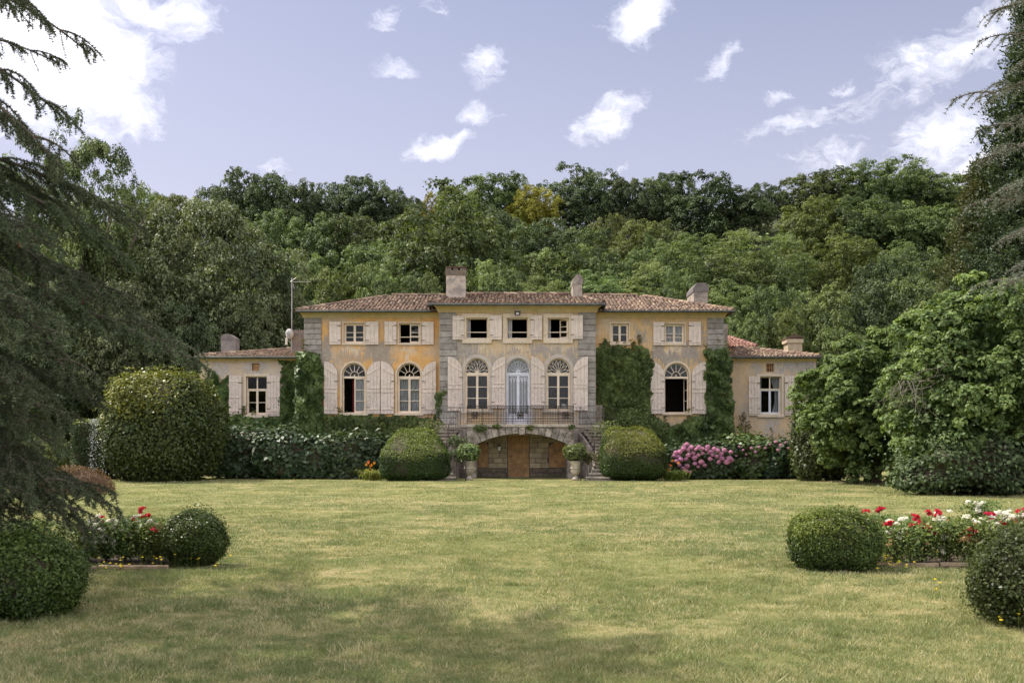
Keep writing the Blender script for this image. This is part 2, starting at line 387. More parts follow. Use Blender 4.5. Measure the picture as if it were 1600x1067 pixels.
M['lampshade'] = mat_plain('cream_lampshade', (0.75, 0.68, 0.58), 0.9, var=0.05)
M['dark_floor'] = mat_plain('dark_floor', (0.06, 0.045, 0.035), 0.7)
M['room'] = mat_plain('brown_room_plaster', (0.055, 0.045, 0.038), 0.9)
M['red_cloth'] = mat_plain('red_curtain_cloth', (0.22, 0.035, 0.035), 0.9)
def mat_curtain():
    m, n = material('white_curtain'); pset(n, (0.62, 0.61, 0.62), 0.9, spec=0.1)
    tr = n.add('ShaderNodeBsdfTranslucent'); tr.inputs[0].default_value = (0.6, 0.6, 0.62, 1)
    mx = n.add('ShaderNodeMixShader'); mx.inputs[0].default_value = 0.3
    n.l.new(n.p.outputs[0], mx.inputs[1]); n.l.new(tr.outputs[0], mx.inputs[2]); n.l.new(mx.outputs[0], n.out.inputs[0])
    return m
M['curtain'] = mat_curtain()
def mat_glass():
    m, n = material('window_glass')
    t = n.add('ShaderNodeBsdfTransparent'); t.inputs[0].default_value = (0.86, 0.88, 0.88, 1)
    g = n.add('ShaderNodeBsdfGlossy'); g.inputs['Roughness'].default_value = 0.02
    b = n.add('ShaderNodeBump'); b.inputs['Strength'].default_value = 0.12; b.inputs['Distance'].default_value = 0.02
    n.put(n.noise(n.pos(), 2.2, 2), b.inputs['Height']); n.l.new(b.outputs[0], g.inputs['Normal'])
    fr = n.add('ShaderNodeFresnel'); fr.inputs[0].default_value = 1.5
    mx = n.add('ShaderNodeMixShader'); n.put(n.math('MULTIPLY', fr.outputs[0], 0.5, clamp=True), mx.inputs[0])
    n.l.new(t.outputs[0], mx.inputs[1]); n.l.new(g.outputs[0], mx.inputs[2]); n.l.new(mx.outputs[0], n.out.inputs[0])
    return m
M['glass'] = mat_glass()
def mat_tile(name, a, b, c, lich):
    m, n = material(name); p = n.pos(); t = attr(n)
    col = n.mix(n.ramp(t, 0.0, 0.55, 0, 1, False), a, b); col = n.mix(n.ramp(t, 0.6, 1.0, 0, 1, False), col, c)
    k = n.noise(p, 2.0, 5, 0.7); k2 = n.noise(p, 14, 4, 0.7)
    col = n.mix(n.ramp(k2, 0.52, 0.68, 0, 0.65), col, lich)
    col = n.mix(n.ramp(k, 0.56, 0.70, 0, 0.5), col, (0.33, 0.24, 0.09))
    pset(n, col, 0.9, spec=0.2, bump=k2, bump_d=0.01)
    return m
M['tile'] = mat_tile('old_canal_tile', (0.085, 0.060, 0.048), (0.205, 0.138, 0.100), (0.36, 0.275, 0.20), (0.145, 0.125, 0.105))
M['tile_new'] = mat_tile('red_canal_tile', (0.15, 0.075, 0.06), (0.23, 0.115, 0.09), (0.30, 0.18, 0.145), (0.21, 0.14, 0.115))
M['tile_bed'] = mat_plain('dark_tile_bed', (0.10, 0.062, 0.048), 0.95, var=0.4, scale=9)
M['urn'] = mat_stone('urn_stone', (0.48, 0.42, 0.34), (0.30, 0.265, 0.22), scale=6)
M['bark'] = mat_plain('grey_brown_bark', (0.10, 0.08, 0.062), 0.95, var=0.4, scale=3, bump=0.03)
M['twig'] = mat_plain('dark_twig', (0.055, 0.045, 0.03), 0.95, var=0.4, scale=9)
M['dead_twig'] = mat_plain('bare_grey_twig', (0.20, 0.18, 0.145), 0.9, var=0.2, scale=9)
M['edging'] = mat_plain('weathered_edging_timber', (0.33, 0.245, 0.165), 0.9, var=0.3, scale=9)
M['soil'] = mat_plain('bed_soil', (0.085, 0.058, 0.038), 0.98, var=0.4, scale=9, bump=0.03)

def grass_colour(n, p):
    """dry summer lawn: straw patches, green clover patches; the same on soil and blades"""
    q = n.mapping(p, (1, 1, 0))
    a = n.noise(q, 0.33, 5, 0.62, 0.4); b = n.noise(q, 1.3, 5, 0.65, 0.3); c = n.noise(q, 0.11, 3, 0.5); d = n.noise(q, 4.5, 4, 0.6)
    dry = n.math('ADD', n.math('ADD', n.math('MULTIPLY', a, 0.34), n.math('MULTIPLY', b, 0.36)), n.math('MULTIPLY', d, 0.30))
    return n.ramp(dry, 0.43, 0.64), n.ramp(dry, 0.57, 0.65), n.ramp(c, 0.4, 0.6)
def mat_blade():
    m, n = material('grass_blade'); p = n.pos()
    dry, bare, big = grass_colour(n, p); t = attr(n)
    d2 = n.math('ADD', dry, n.math('MULTIPLY', n.math('SUBTRACT', t, 0.5), 1.5), clamp=True)
    col = n.mix(d2, (0.168, 0.208, 0.084), (0.52, 0.455, 0.275))
    col = n.mix(n.math('MULTIPLY', big, 0.35), col, (0.30, 0.305, 0.12))
    pset(n, col, 0.6, spec=0.25)
    tr = n.add('ShaderNodeBsdfTranslucent'); n.put(n.mix(1.0, col, (1.1, 1.15, 0.7), 'MULTIPLY'), tr.inputs[0])
    mx = n.add('ShaderNodeMixShader'); mx.inputs[0].default_value = 0.3
    n.l.new(n.p.outputs[0], mx.inputs[1]); n.l.new(tr.outputs[0], mx.inputs[2]); n.l.new(mx.outputs[0], n.out.inputs[0])
    return m
def mat_lawn():
    m, n = material('lawn_thatch'); p = n.pos()
    dry, bare, big = grass_colour(n, p)
    col = n.mix(dry, (0.13, 0.15, 0.05), (0.36, 0.30, 0.155))
    col = n.mix(n.math('MULTIPLY', big, 0.35), col, (0.24, 0.24, 0.09))
    col = n.mix(n.math('MULTIPLY', bare, 0.6), col, (0.42, 0.315, 0.20))
    f = n.noise(p, 45, 3, 0.7)
    col = n.mix(n.ramp(f, 0.35, 0.65), n.mix(1.0, col, (0.62, 0.64, 0.6), 'MULTIPLY'), n.mix(1.0, col, (1.15, 1.12, 1.1), 'MULTIPLY'))
    pset(n, col, 0.95, spec=0.1, bump=n.noise(p, 60, 4, .7), bump_d=0.03, bump_s=0.8)
    return m
M['blade'] = mat_blade(); M['lawn'] = mat_lawn()
M['hill'] = mat_plain('wooded_slope_earth', (0.05, 0.055, 0.025), 0.98, var=0.4, scale=0.4, bump=0.2)

M['oak'] = mat_leaf('oak_leaf', (0.024, 0.038, 0.018), (0.130, 0.172, 0.074), 0.22, vary=0.22)
M['mid'] = mat_leaf('mixed_leaf', (0.034, 0.054, 0.021), (0.225, 0.285, 0.108), 0.28, vary=0.22, hue=0.015)
M['acacia'] = mat_leaf('acacia_leaf', (0.060, 0.090, 0.036), (0.225, 0.290, 0.115), 0.32, vary=0.12)
M['gold'] = mat_leaf('golden_leaf', (0.13, 0.13, 0.02), (0.37, 0.36, 0.06), 0.35, vary=0.1)
M['yellowgreen'] = mat_leaf('yellow_green_leaf', (0.065, 0.090, 0.030), (0.195, 0.230, 0.075), 0.32, vary=0.12)
M['lime'] = mat_leaf('lime_leaf', (0.028, 0.044, 0.020), (0.205, 0.240, 0.120), 0.22, vary=0.1)
M['maple'] = mat_leaf('sycamore_leaf', (0.040, 0.066, 0.022), (0.26, 0.320, 0.110), 0.3, vary=0.08)
M['box'] = mat_leaf('box_leaf', (0.020, 0.038, 0.011), (0.098, 0.145, 0.034), 0.22, 0.4, vary=0.06)
M['box_shaded'] = mat_leaf('shaded_box_leaf', (0.014, 0.028, 0.008), (0.070, 0.108, 0.024), 0.2, 0.45, vary=0.04)  # box green darkened to paint shade on the topiary sides
M['box_gold'] = mat_leaf('sunny_box_leaf', (0.05, 0.075, 0.014), (0.21, 0.24, 0.045), 0.25, 0.4, vary=0.06)  # paler box green that paints sunlight onto bush tops
M['privet'] = mat_leaf('dark_privet_leaf', (0.020, 0.034, 0.012), (0.088, 0.120, 0.036), 0.2, 0.4, vary=0.08)
M['ivy'] = mat_leaf('creeper_leaf', (0.026, 0.048, 0.015), (0.150, 0.205, 0.060), 0.2, 0.45, vary=0.08)
M['ivy_tip'] = mat_leaf('creeper_tip_leaf', (0.06, 0.07, 0.018), (0.16, 0.14, 0.035), 0.3, 0.5, vary=0.08)
M['hydrangea'] = mat_leaf('hydrangea_leaf', (0.020, 0.040, 0.018), (0.075, 0.115, 0.048), 0.18, 0.45, 0.3, vary=0.06)
M['hydrangea_light'] = mat_leaf('hydrangea_pale_leaf', (0.04, 0.07, 0.02), (0.12, 0.17, 0.05), 0.22, 0.4, 0.4, vary=0.06)
M['pink'] = mat_leaf('pink_floret', (0.50, 0.19, 0.36), (0.66, 0.36, 0.55), 0.2, 0.7, 0.2, vary=0.12, hue=0.015)
M['creamfloret'] = mat_leaf('greenish_white_floret', (0.40, 0.42, 0.36), (0.58, 0.58, 0.54), 0.2, 0.7, 0.2, vary=0.1)
M['rose_leaf'] = mat_leaf('rose_leaf', (0.070, 0.118, 0.043), (0.234, 0.296, 0.094), 0.28, 0.4, vary=0.1)
M['rose_red'] = mat_leaf('crimson_petal', (0.42, 0.010, 0.035), (0.62, 0.03, 0.07), 0.2, 0.6, 0.2, vary=0.12, hue=0.008)
M['rose_white'] = mat_leaf('white_petal', (0.74, 0.70, 0.66), (0.84, 0.82, 0.80), 0.25, 0.6, 0.2, vary=0.05, hue=0.004)
M['rose_fade'] = mat_leaf('faded_petal', (0.45, 0.24, 0.11), (0.66, 0.45, 0.28), 0.2, 0.8, 0.1, vary=0.12)
M['orange'] = mat_leaf('orange_petal', (0.60, 0.16, 0.02), (0.80, 0.30, 0.05), 0.3, 0.6, 0.2, vary=0.1)
M['yellow'] = mat_leaf('yellow_petal', (0.70, 0.52, 0.02), (0.85, 0.68, 0.05), 0.3, 0.6, 0.2, vary=0.05)
M['lily_leaf'] = mat_leaf('daylily_leaf', (0.09, 0.13, 0.03), (0.24, 0.26, 0.06), 0.35, 0.5, vary=0.05)
M['jmaple'] = mat_leaf('red_maple_leaf', (0.10, 0.055, 0.042), (0.25, 0.155, 0.115), 0.3, 0.6, vary=0.05)
M['cedar'] = mat_leaf('cedar_needle', (0.022, 0.038, 0.020), (0.190, 0.240, 0.130), 0.1, 0.5, vary=0.18, hue=0.01)
M['cedar_blue'] = mat_leaf('blue_cedar_needle', (0.12, 0.15, 0.125), (0.36, 0.39, 0.33), 0.1, 0.5, vary=0.1)
M['cypress'] = mat_leaf('cypress_spray', (0.026, 0.045, 0.022), (0.092, 0.130, 0.062), 0.15, 0.5, vary=0.1)
M['cypress_brown'] = mat_leaf('bronzed_conifer_spray', (0.045, 0.055, 0.022), (0.135, 0.145, 0.055), 0.15, 0.5, vary=0.1)
M['cone'] = mat_plain('brown_cedar_cone', (0.15, 0.08, 0.045), 0.9, var=0.3, scale=30)
def mat_water():
    m, n = material('spray_water'); pset(n, (0.93, 0.95, 0.97), 0.12, spec=0.6)
    n.p.inputs['Transmission Weight'].default_value = 0.55; n.p.inputs['IOR'].default_value = 1.33
    return m
M['water'] = mat_water()
# ------------------------------------------------------------------ ground
rng = np.random.default_rng(7); rnd = random.Random(5)
YC, YW, YL = 52.0, 52.6, 53.6            # front planes: centre block, main wings, low wings
def hill_z(x, y):
    x = np.asarray(x, float); y = np.asarray(y, float)
    t = np.clip((y - 68) / 84, 0, 1.25)
    h = 31 * t ** 1.05
    h = h + 5.0 * np.exp(-((x - 62) / 32) ** 2) * np.clip((y - 75) / 60, 0, 1) - 3.0 * np.exp(-((x + 48) / 18) ** 2) * np.clip((y - 80) / 60, 0, 1)
    return h
def grid_sheet(name, xs, ys, zf, m, kind):
    gx, gy = np.meshgrid(xs, ys); gz = zf(gx, gy)
    v = np.stack([gx, gy, gz], -1).reshape(-1, 3); nx, ny = len(xs), len(ys)
    i = np.arange((nx-1)*(ny-1)); r, c = i // (nx-1), i % (nx-1); a = r*nx + c
    me = np_mesh(name, v, np.stack([a, a+1, a+nx+1, a+nx], 1), m)
    me.polygons.foreach_set('use_smooth', [True] * len(me.polygons))
    return mobj(name, me, kind=kind)
grid_sheet('ground', np.linspace(-900, 900, 7), np.linspace(-900, 1200, 8), lambda x, y: x*0 - 0.06, M['hill'], 'structure')
grid_sheet('lawn', np.linspace(-60, 60, 121), np.linspace(-12, 64, 77), lambda x, y: 0.012*np.sin(x*1.3+y*.7) + 0.010*np.sin(y*1.9-x*.6) - 0.012, M['lawn'], 'structure')
grid_sheet('hillside', np.linspace(-190, 190, 77), np.linspace(63, 260, 60), lambda x, y: hill_z(x, y) - 0.03 + 0.3*np.sin(x*.21)*np.sin(y*.17)*np.clip((y-70)/20, 0, 1), M['hill'], 'structure')

# ------------------------------------------------------------------ the house
house = thing('manor_house', 'ochre two storey manor house with arched shuttered windows, grey stone quoins and low side wings', 'house', (X(808.5, YC), 57, 0))

def arc_top(x0, x1, zs, zt, n=14):
    """points of an arch from the left springing to the right one"""
    cx, r, h = (x0+x1)/2, (x1-x0)/2, zt - zs
    return [(cx - r*math.cos(math.pi*i/n), zs + h*math.sin(math.pi*i/n)) for i in range(n+1)]
def rect(x0, x1, z0, z1): return [(x0, z0), (x1, z0), (x1, z1), (x0, z1)]
def arch_poly(x0, x1, z0, zs, zt): return [(x0, z0), (x1, z0)] + arc_top(x0, x1, zs, zt)[::-1]

def wall_panel(name, outer, holes, y, th, m, parent):
    pts, edges = [], []
    for loop in [outer] + holes:
        b = len(pts); pts += [Vector(q) for q in loop]; edges += [(b+i, b+(i+1) % len(loop)) for i in range(len(loop))]
    vo, eo, fo, *_ = geometry.delaunay_2d_cdt(pts, edges, [], 1, 1e-5)
    def within(poly, q):
        k = False
        for i in range(len(poly)):
            (x0, y0), (x1, y1) = poly[i], poly[(i+1) % len(poly)]
            if (y0 > q.y) != (y1 > q.y) and q.x < (x1-x0)*(q.y-y0)/(y1-y0) + x0: k = not k
        return k
    fo = [f for f in fo if not any(within(h, (vo[f[0]]+vo[f[1]]+vo[f[2]])/3) for h in holes)]
    mb = MB()
    def ccw(f):
        a = sum(vo[f[i]].x * vo[f[(i+1) % len(f)]].y - vo[f[(i+1) % len(f)]].x * vo[f[i]].y for i in range(len(f)))
        return f if a > 0 else f[::-1]
    fs = [ccw(tuple(f)) for f in fo]
    mb.add([(q.x, y, q.y) for q in vo], fs)
    mb.add([(q.x, y+th, q.y) for q in vo], [f[::-1] for f in fs])
    for loop in [outer] + holes:
        n = len(loop)
        mb.add([(a, y, b) for a, b in loop] + [(a, y+th, b) for a, b in loop], [(i, n+i, n+(i+1) % n, (i+1) % n) for i in range(n)])
    return mb.build(name, m, parent)

def solid(name, m, parent, *boxes, kind=None):
    mb = MB()
    for b in boxes: mb.box(*b)
    return mb.build(name, m, parent, kind)

# window and door openings in photo pixels
RECT_W = {'la': (537, 570, 505, 536.5), 'lb': (623.5, 656.5, 505, 536.5), 'rc': (955, 982.5, 505.5, 536.5), 'rd': (1038.5, 1069.5, 506, 537),
          'ca': (728.6, 762, 496.8, 529), 'cb': (792, 825, 496.8, 529), 'cc': (855.4, 888.5, 496.8, 529),
          'll': (384.6, 417, 588, 648), 'lr': (1187, 1221, 588, 647.5)}
ARCH_W = {'a': (534.5, 571.5, 645.5, 586, 567), 'b': (620.5, 658, 645.5, 586, 567), 'e': (1038, 1076.5, 645, 586.5, 567),
          'w1': (726.5, 764.5, 642, 580.5, 559.5), 'w3': (853.5, 891.5, 642, 580.5, 559.5), 'door': (790.5, 828.5, 662.4, 580.5, 559.5)}
def R(k, Y):
    a, b, c, d = RECT_W[k]; return X(a, Y), X(b, Y), Z(d, Y), Z(c, Y)
def A(k, Y):
    a, b, c, d, e = ARCH_W[k]; return X(a, Y), X(b, Y), Z(c, Y), Z(d, Y), Z(e, Y)
def rh(k, Y): return rect(*R(k, Y))
def ah(k, Y):
    x0, x1, z0, zs, zt = A(k, Y); return arch_poly(x0, x1, z0, zs, zt)

TOPW, TOPC, TOPL = Z(487.6, YW), Z(477.6, YC), Z(559.5, YL)
cw0, cw1 = X(794, YC), X(826.5, YC)      # cellar door opening
wall_panel('central_wall', rect(X(686, YC), X(931, YC), -0.2, TOPC),
           [rh('ca', YC), rh('cb', YC), rh('cc', YC), ah('w1', YC), ah('w3', YC), ah('door', YC)], YC, 0.5, M['render_centre'], house)
wall_panel('wing_wall', rect(X(476, YW), X(687.5, YC)+.2, -0.2, TOPW), [rh('la', YW), rh('lb', YW), ah('a', YW), ah('b', YW)], YW, 0.5, M['render_left'], house)
wall_panel('wing_wall', rect(X(930, YC)-.2, X(1130, YW), -0.2, TOPW), [rh('rc', YW), rh('rd', YW), ah('e', YW)], YW, 0.5, M['render_right'], house)
vent_l = rect(X(393.5, YL), X(405.5, YL), Z(579.5, YL), Z(567.5, YL)); vent_r = rect(X(1197.5, YL), X(1209, YL), Z(581, YL), Z(568, YL))
wall_panel('low_wing_wall', rect(X(312, YL), X(476, YW)+.3, -0.2, TOPL), [rh('ll', YL), vent_l], YL, 0.5, M['render_low_left'], house)
wall_panel('low_wing_wall', rect(X(1130, YW)-.3, X(1275, YL), -0.2, TOPL), [rh('lr', YL), vent_r], YL, 0.5, M['render_low_right'], house)
xl, xr = X(476, YW), X(1130, YW); cl, cr = X(686, YC), X(931, YC); yl0, yl1 = X(312, YL), X(1275, YL)
BACK = 61.6
solid('side_wall', M['render_left'], house, (xl+.002, xl+.5, YW+.5, BACK, -0.2, TOPW))
solid('side_wall', M['render_right'], house, (xr-.5, xr-.002, YW+.5, BACK, -0.2, TOPW))
solid('side_wall', M['render_centre'], house, (cl+.002, cl+.45, YC+.5, YW+.4, -0.2, TOPC-.01))
solid('side_wall', M['render_centre'], house, (cr-.45, cr-.002, YC+.5, YW+.4, -0.2, TOPC-.01))
solid('side_wall', M['render_low_left'], house, (yl0+.002, yl0+.45, YL+.5, 60.4, -0.2, TOPL-.01))
solid('side_wall', M['render_low_right'], house, (yl1-.45, yl1-.002, YL+.5, 60.4, -0.2, TOPL-.01))
solid('back_wall', M['render_left'], house, (xl, xr, BACK, BACK+.5, -0.2, TOPW-.01))
solid('back_wall', M['render_low_left'], house, (yl0, xl-.01, 60.4, 60.8, -0.2, TOPL-.01))
solid('back_wall', M['render_low_right'], house, (xr+.01, yl1, 60.4, 60.8, -0.2, TOPL-.01))
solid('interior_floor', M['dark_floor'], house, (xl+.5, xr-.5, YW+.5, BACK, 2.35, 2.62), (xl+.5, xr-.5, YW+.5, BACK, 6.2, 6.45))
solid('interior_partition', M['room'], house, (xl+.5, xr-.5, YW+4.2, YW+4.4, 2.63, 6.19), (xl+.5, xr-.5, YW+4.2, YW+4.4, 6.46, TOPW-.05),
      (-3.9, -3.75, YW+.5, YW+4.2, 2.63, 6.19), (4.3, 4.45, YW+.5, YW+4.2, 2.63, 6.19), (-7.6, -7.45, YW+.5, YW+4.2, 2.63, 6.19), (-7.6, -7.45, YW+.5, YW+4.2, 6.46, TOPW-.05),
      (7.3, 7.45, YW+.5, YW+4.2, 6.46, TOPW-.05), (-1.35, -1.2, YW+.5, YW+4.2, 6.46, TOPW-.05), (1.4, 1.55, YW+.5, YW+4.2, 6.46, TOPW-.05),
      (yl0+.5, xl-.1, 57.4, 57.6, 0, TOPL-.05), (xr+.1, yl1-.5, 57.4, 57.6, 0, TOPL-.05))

# --- quoins: backing strip and single stones
def quoin(x0, x1, y, py0, py1, n, side):
    mb = MB(); mb.box(x0+.012, x1-.012, y-.035, y+.02, Z(py1, y), Z(py0, y))
    q = mb.build('quoin', M['joint'], house)
    zs = np.linspace(Z(py1, y), Z(py0, y), n+1)
    for i in range(n):
        s = MB(); j = rnd.uniform(-.008, .008); e = 0.0 if side == 0 else rnd.uniform(0, .02)
        s.bevel_box(x0-.006-(e if side > 0 else 0), x1+.006+(e if side < 0 else 0), y-.075+j, y-.03, zs[i]+.009, zs[i+1]-.009, .014)
        s.build('stone', M['quoin'], q)
quoin(X(476, YW)-.01, X(502, YW), YW, 496.5, 650, 18, -1)
quoin(X(1105, YW), X(1130, YW)+.01, YW, 496.5, 600, 12, 1)
quoin(X(687, YC), X(713, YC), YC, 488.5, 663, 18, -1)
quoin(X(904, YC), X(930.5, YC), YC, 488.5, 663, 18, 1)
# return faces of the centre quoins
# --- cornices (a cove that leans out to the gutter)
def cornice(x0, x1, y, ztop, zbot, out, ends=(0, 0)):
    prof = [(y-.004, zbot), (y-.05, zbot), (y-.07, zbot+.05), (y-.10, zbot+.07)] + \
           [(y-.10-(out-.10)*(1-math.cos(a)), zbot+.07+(ztop-zbot-.07)*math.sin(a)) for a in [math.pi/2*i/6 for i in range(1, 7)]] + [(y-.004, ztop)]
    mb = MB(); n = len(prof)
    mb.add([(x0-ends[0]*(y-.004-a), a, b) for a, b in prof] + [(x1+ends[1]*(y-.004-a), a, b) for a, b in prof],
           [tuple(range(n)), tuple(range(2*n-1, n-1, -1))] + [(i, n+i, n+(i+1) % n, (i+1) % n) for i in range(n)])
    return mb.build('cornice', M['cornice'], house)
cornice(xl-.01, cl-.02, YW, TOPW, Z(497, YW), .50, (1, 0))
cornice(cr+.02, xr+.01, YW, TOPW, Z(497, YW), .50, (0, 1))
cornice(cl, cr, YC, TOPC, Z(488.3, YC), .52, (1, 1))
cornice(yl0, xl-.1, YL, TOPL, Z(565, YL), .24)
cornice(xr+.1, yl1, YL, TOPL, Z(565, YL), .24)

# --- roofs
def tile_face(mb, o, ex, ey, poly, sp=0.205, pitch=0.36, seed=1):
    """rows of canal tiles over the polygon poly given in (along the eave, up the slope) metres"""
    r_ = random.Random(seed); o, ex, ey = Vector(o), Vector(ex).normalized(), Vector(ey).normalized(); nz = ex.cross(ey).normalized()
    if nz.z < 0: nz = -nz
    s0, s1 = min(p[0] for p in poly), max(p[0] for p in poly); n = int((s1 - s0) / sp)
    for i in range(n + 1):
        s = s0 + sp * (i + .5); ts = []
        for k in range(len(poly)):
            a, b = poly[k], poly[(k+1) % len(poly)]
            if (a[0] - s) * (b[0] - s) < 0: ts.append(a[1] + (b[1]-a[1]) * (s - a[0]) / (b[0] - a[0]))
        if len(ts) < 2: continue
        t0, t1 = min(ts), max(ts)
        t = t0 - (0.07 if t0 < 0.05 else 0.0)
        while t < t1 - .08:
            L = min(.44, t1 - t + .03); w0, w1 = .092, .078
            jx, jz, sk = r_.gauss(0, .010), r_.gauss(0, .008), r_.gauss(0, .02)
            mb.tint = min(1, max(0, r_.gauss(.45, .24)))
            vs = []
            for tt, ww, lift in ((t, w0, .032), (t + L, w1, .012)):
                for k in range(5):
                    a = math.pi * k / 4
                    vs.append(o + ex * (s + jx + (sk if tt > t else 0) - ww*math.cos(a)) + ey * tt + nz * (lift + jz + ww * .95 * math.sin(a)))
            fs = [(k, k+1, 6+k, 5+k) for k in range(4)] + [(0, 1, 2, 3, 4)]
            mb.add(vs, fs); t += pitch + r_.gauss(0, .012)
def ridge_tiles(mb, a, b, seed=3, r=.13):
    r_ = random.Random(seed); a, b = Vector(a), Vector(b); d = (b - a); n = int(d.length / .38); d.normalize()
    side = d.cross(Vector((0, 0, 1))).normalized(); up = side.cross(d)
    for i in range(n):
        mb.tint = r_.random(); p = a + d * i * .38; vs = []
        for tt, ww in ((0, r), (.43, r * .86)):
            for k in range(6):
                an = math.pi * k / 5
                vs.append(p + d*tt + side*(ww*math.cos(an)) + up*(ww*math.sin(an) + (.05 if tt == 0 else .025) + r_.gauss(0, .006)))
        mb.add(vs, [(k, k+1, 7+k, 6+k) for k in range(5)] + [(0, 1, 2, 3, 4, 5)])
def roof(name, faces, ridges, m, parent, seed, thick=.10):
    """faces: list of polygons in space, the first edge being the eave; gives a bed with thickness and the tiles on it"""
    bed = MB()
    for f in faces:
        f = [Vector(q) for q in f]; n = len(f)
        bed.add([q + Vector((0, 0, -.03)) for q in f] + [q + Vector((0, 0, -thick)) for q in f],
                [tuple(range(n)), tuple(range(2*n-1, n-1, -1))] + [(i, n+i, n+(i+1) % n, (i+1) % n) for i in range(n)])
    b = bed.build(name, M['tile_bed'], parent)
    t = MB()
    for j, f in enumerate(faces):
        f = [Vector(q) for q in f]; ex = (f[1]-f[0]).normalized()
        nn = ex.cross(f[2]-f[0]).normalized(); ey = nn.cross(ex)
        if ey.dot(f[2]-f[0]) < 0: ey = -ey
        tile_face(t, f[0] + Vector((0, 0, -.02)), ex, ey, [((q-f[0]).dot(ex), (q-f[0]).dot(ey)) for q in f], seed=seed+j)
    for j, (a, c) in enumerate(ridges): ridge_tiles(t, a, c, seed+j)
    t.build('roof_tile', m, b, 'stuff')
    return b
e0, e1 = P(464, 485.5, YW-.52), P(1146, 485.5, YW-.52)
ez = e0.z; yb = BACK + 1.0; yr = 57.1; rz_ = Z(463, yr)
r0, r1 = Vector((X(612, yr), yr, rz_)), Vector((X(1000, yr), yr, rz_))
b0, b1 = Vector((e0.x, yb, ez)), Vector((e1.x, yb, ez))
roof('main_roof', [(e0, e1, r1, r0), (e1, b1, r1), (b1, b0, r0, r1), (b0, e0, r0)], [(e0, r0), (e1, r1), (r0, r1)], M['tile'], house, 11)
c0, c1 = P(672, 474.8, YC-.54), P(943, 474.8, YC-.54)
k0, k1 = Vector((c0.x+1.1, yr-.05, rz_+.07)), Vector((c1.x-1.1, yr-.05, rz_+.07))
s0_, s1_ = Vector((c0.x+.25, YW+1.6, c0.z)), Vector((c1.x-.25, YW+1.6, c1.z))
roof('centre_roof', [(c0, c1, k1, k0), (c1, s1_, k1), (s0_, c0, k0)], [(c0+Vector((0, 0, .02)), k0), (c1+Vector((0, 0, .02)), k1), (k0, k1)], M['tile'], house, 31)
lz = Z(557, YL-.3); yq = 57.2
lA, lB = Vector((X(305, YL-.3), YL-.3, lz)), Vector((X(478, YL-.3), YL-.3, lz))
lC, lD = Vector((X(474, yq), yq, Z(545.3, yq))), Vector((lA.x, 60.9, lz)); lE = Vector((lC.x, 60.9, lz))
roof('low_roof', [(lA, lB, lC), (lD, lA, lC), (lE, lD, lC)], [(lA, lC)], M['tile'], house, 51)
qA, qB = Vector((X(1128, YL-.3), YL-.3, lz)), Vector((X(1281, YL-.3), YL-.3, lz))
qC, qD = Vector((X(1152, yq), yq, Z(543.5, yq))), Vector((qB.x, 60.9, lz)); qE = Vector((qC.x, 60.9, lz))
roof('low_roof', [(qA, qB, qC), (qB, qD, qC), (qD, qE, qC)], [(qB, qC)], M['tile'], house, 71)
# a red roof of a rear building part, its front wall hidden below
yz = 60.2
mA, mB_ = Vector((X(1120, yz), yz, Z(541.5, yz))), Vector((X(1183, yz), yz, Z(541.5, yz)))
mC, mD = Vector((X(1136, yz+3.2), yz+3.2, Z(527, yz+3.2))), Vector((X(1120, yz+3.2), yz+3.2, Z(527, yz+3.2)))
roof('rear_roof', [(mA, mB_, mC, mD)], [(mB_, mC)], M['tile_new'], house, 91)
solid('rear_wall', M['render_low_right'], house, (xr+.05, mB_.x-.25, yz+.35, yz+5, -.2, mA.z-.08))

# --- gutters
def gutter(pts, r=.065):
    mb = MB(); mb.tube(pts, r, 8); return mb.build('gutter', M['gutter'], house)
gy = .10
gutter([e0+Vector((-.02, -gy, -.045)), Vector((cl-.42, e0.y-gy, ez-.045))]); gutter([Vector((cr+.40, e0.y-gy, ez-.045)), e1+Vector((.05, -gy, -.045))])
gutter([c0+Vector((-.05, -gy, -.05)), c1+Vector((.05, -gy, -.05))], .07)
gutter([c0+Vector((-.1, -.05, -.05)), s0_+Vector((-.3, -.1, -.05))]); gutter([c1+Vector((.1, -.05, -.05)), s1_+Vector((.3, -.1, -.05))])
gutter([lA+Vector((0, -.1, -.05)), lB+Vector((-.12, -.1, -.05))]); gutter([qA+Vector((.3, -.1, -.05)), qB+Vector((.05, -.1, -.05))])

# --- window joinery
def spin(hx, hy, ang):
    c, s_ = math.cos(ang), math.sin(ang)
    return lambda v: Vector((hx + (v.x-hx)*c - (v.y-hy)*s_, hy + (v.x-hx)*s_ + (v.y-hy)*c, v.z))
def casement(win, x0, x1, z0, z1, y, bars, m, hinge=None, ang=0.0, w=.055, top=None):
    fn = spin(x0 if hinge == 'L' else x1, y, ang) if hinge else None
    mb = MB(); d = .045
    o = rect(x0, x1, z0, z1); i = rect(x0+w, x1-w, z0+w*1.3, z1-w)
    mb.strip(o, i, y, y+d, True)
    zz = [z0+w*1.3] + [z0 + (z1-z0)*b for b in bars] + [z1-w]
    for b in zz[1:-1]: mb.box(x0+w, x1-w, y+.008, y+d-.008, b-.016, b+.016)
    if fn: mb.xform(fn)
    c = mb.build('casement', m, win)
    for a, b in zip(zz[:-1], zz[1:]):
        g = MB(); g.box(x0+w-.004, x1-w+.004, y+.020, y+.024, a, b)
        if fn: g.xform(fn)
        g.build('pane', M['glass'], win)
    return c
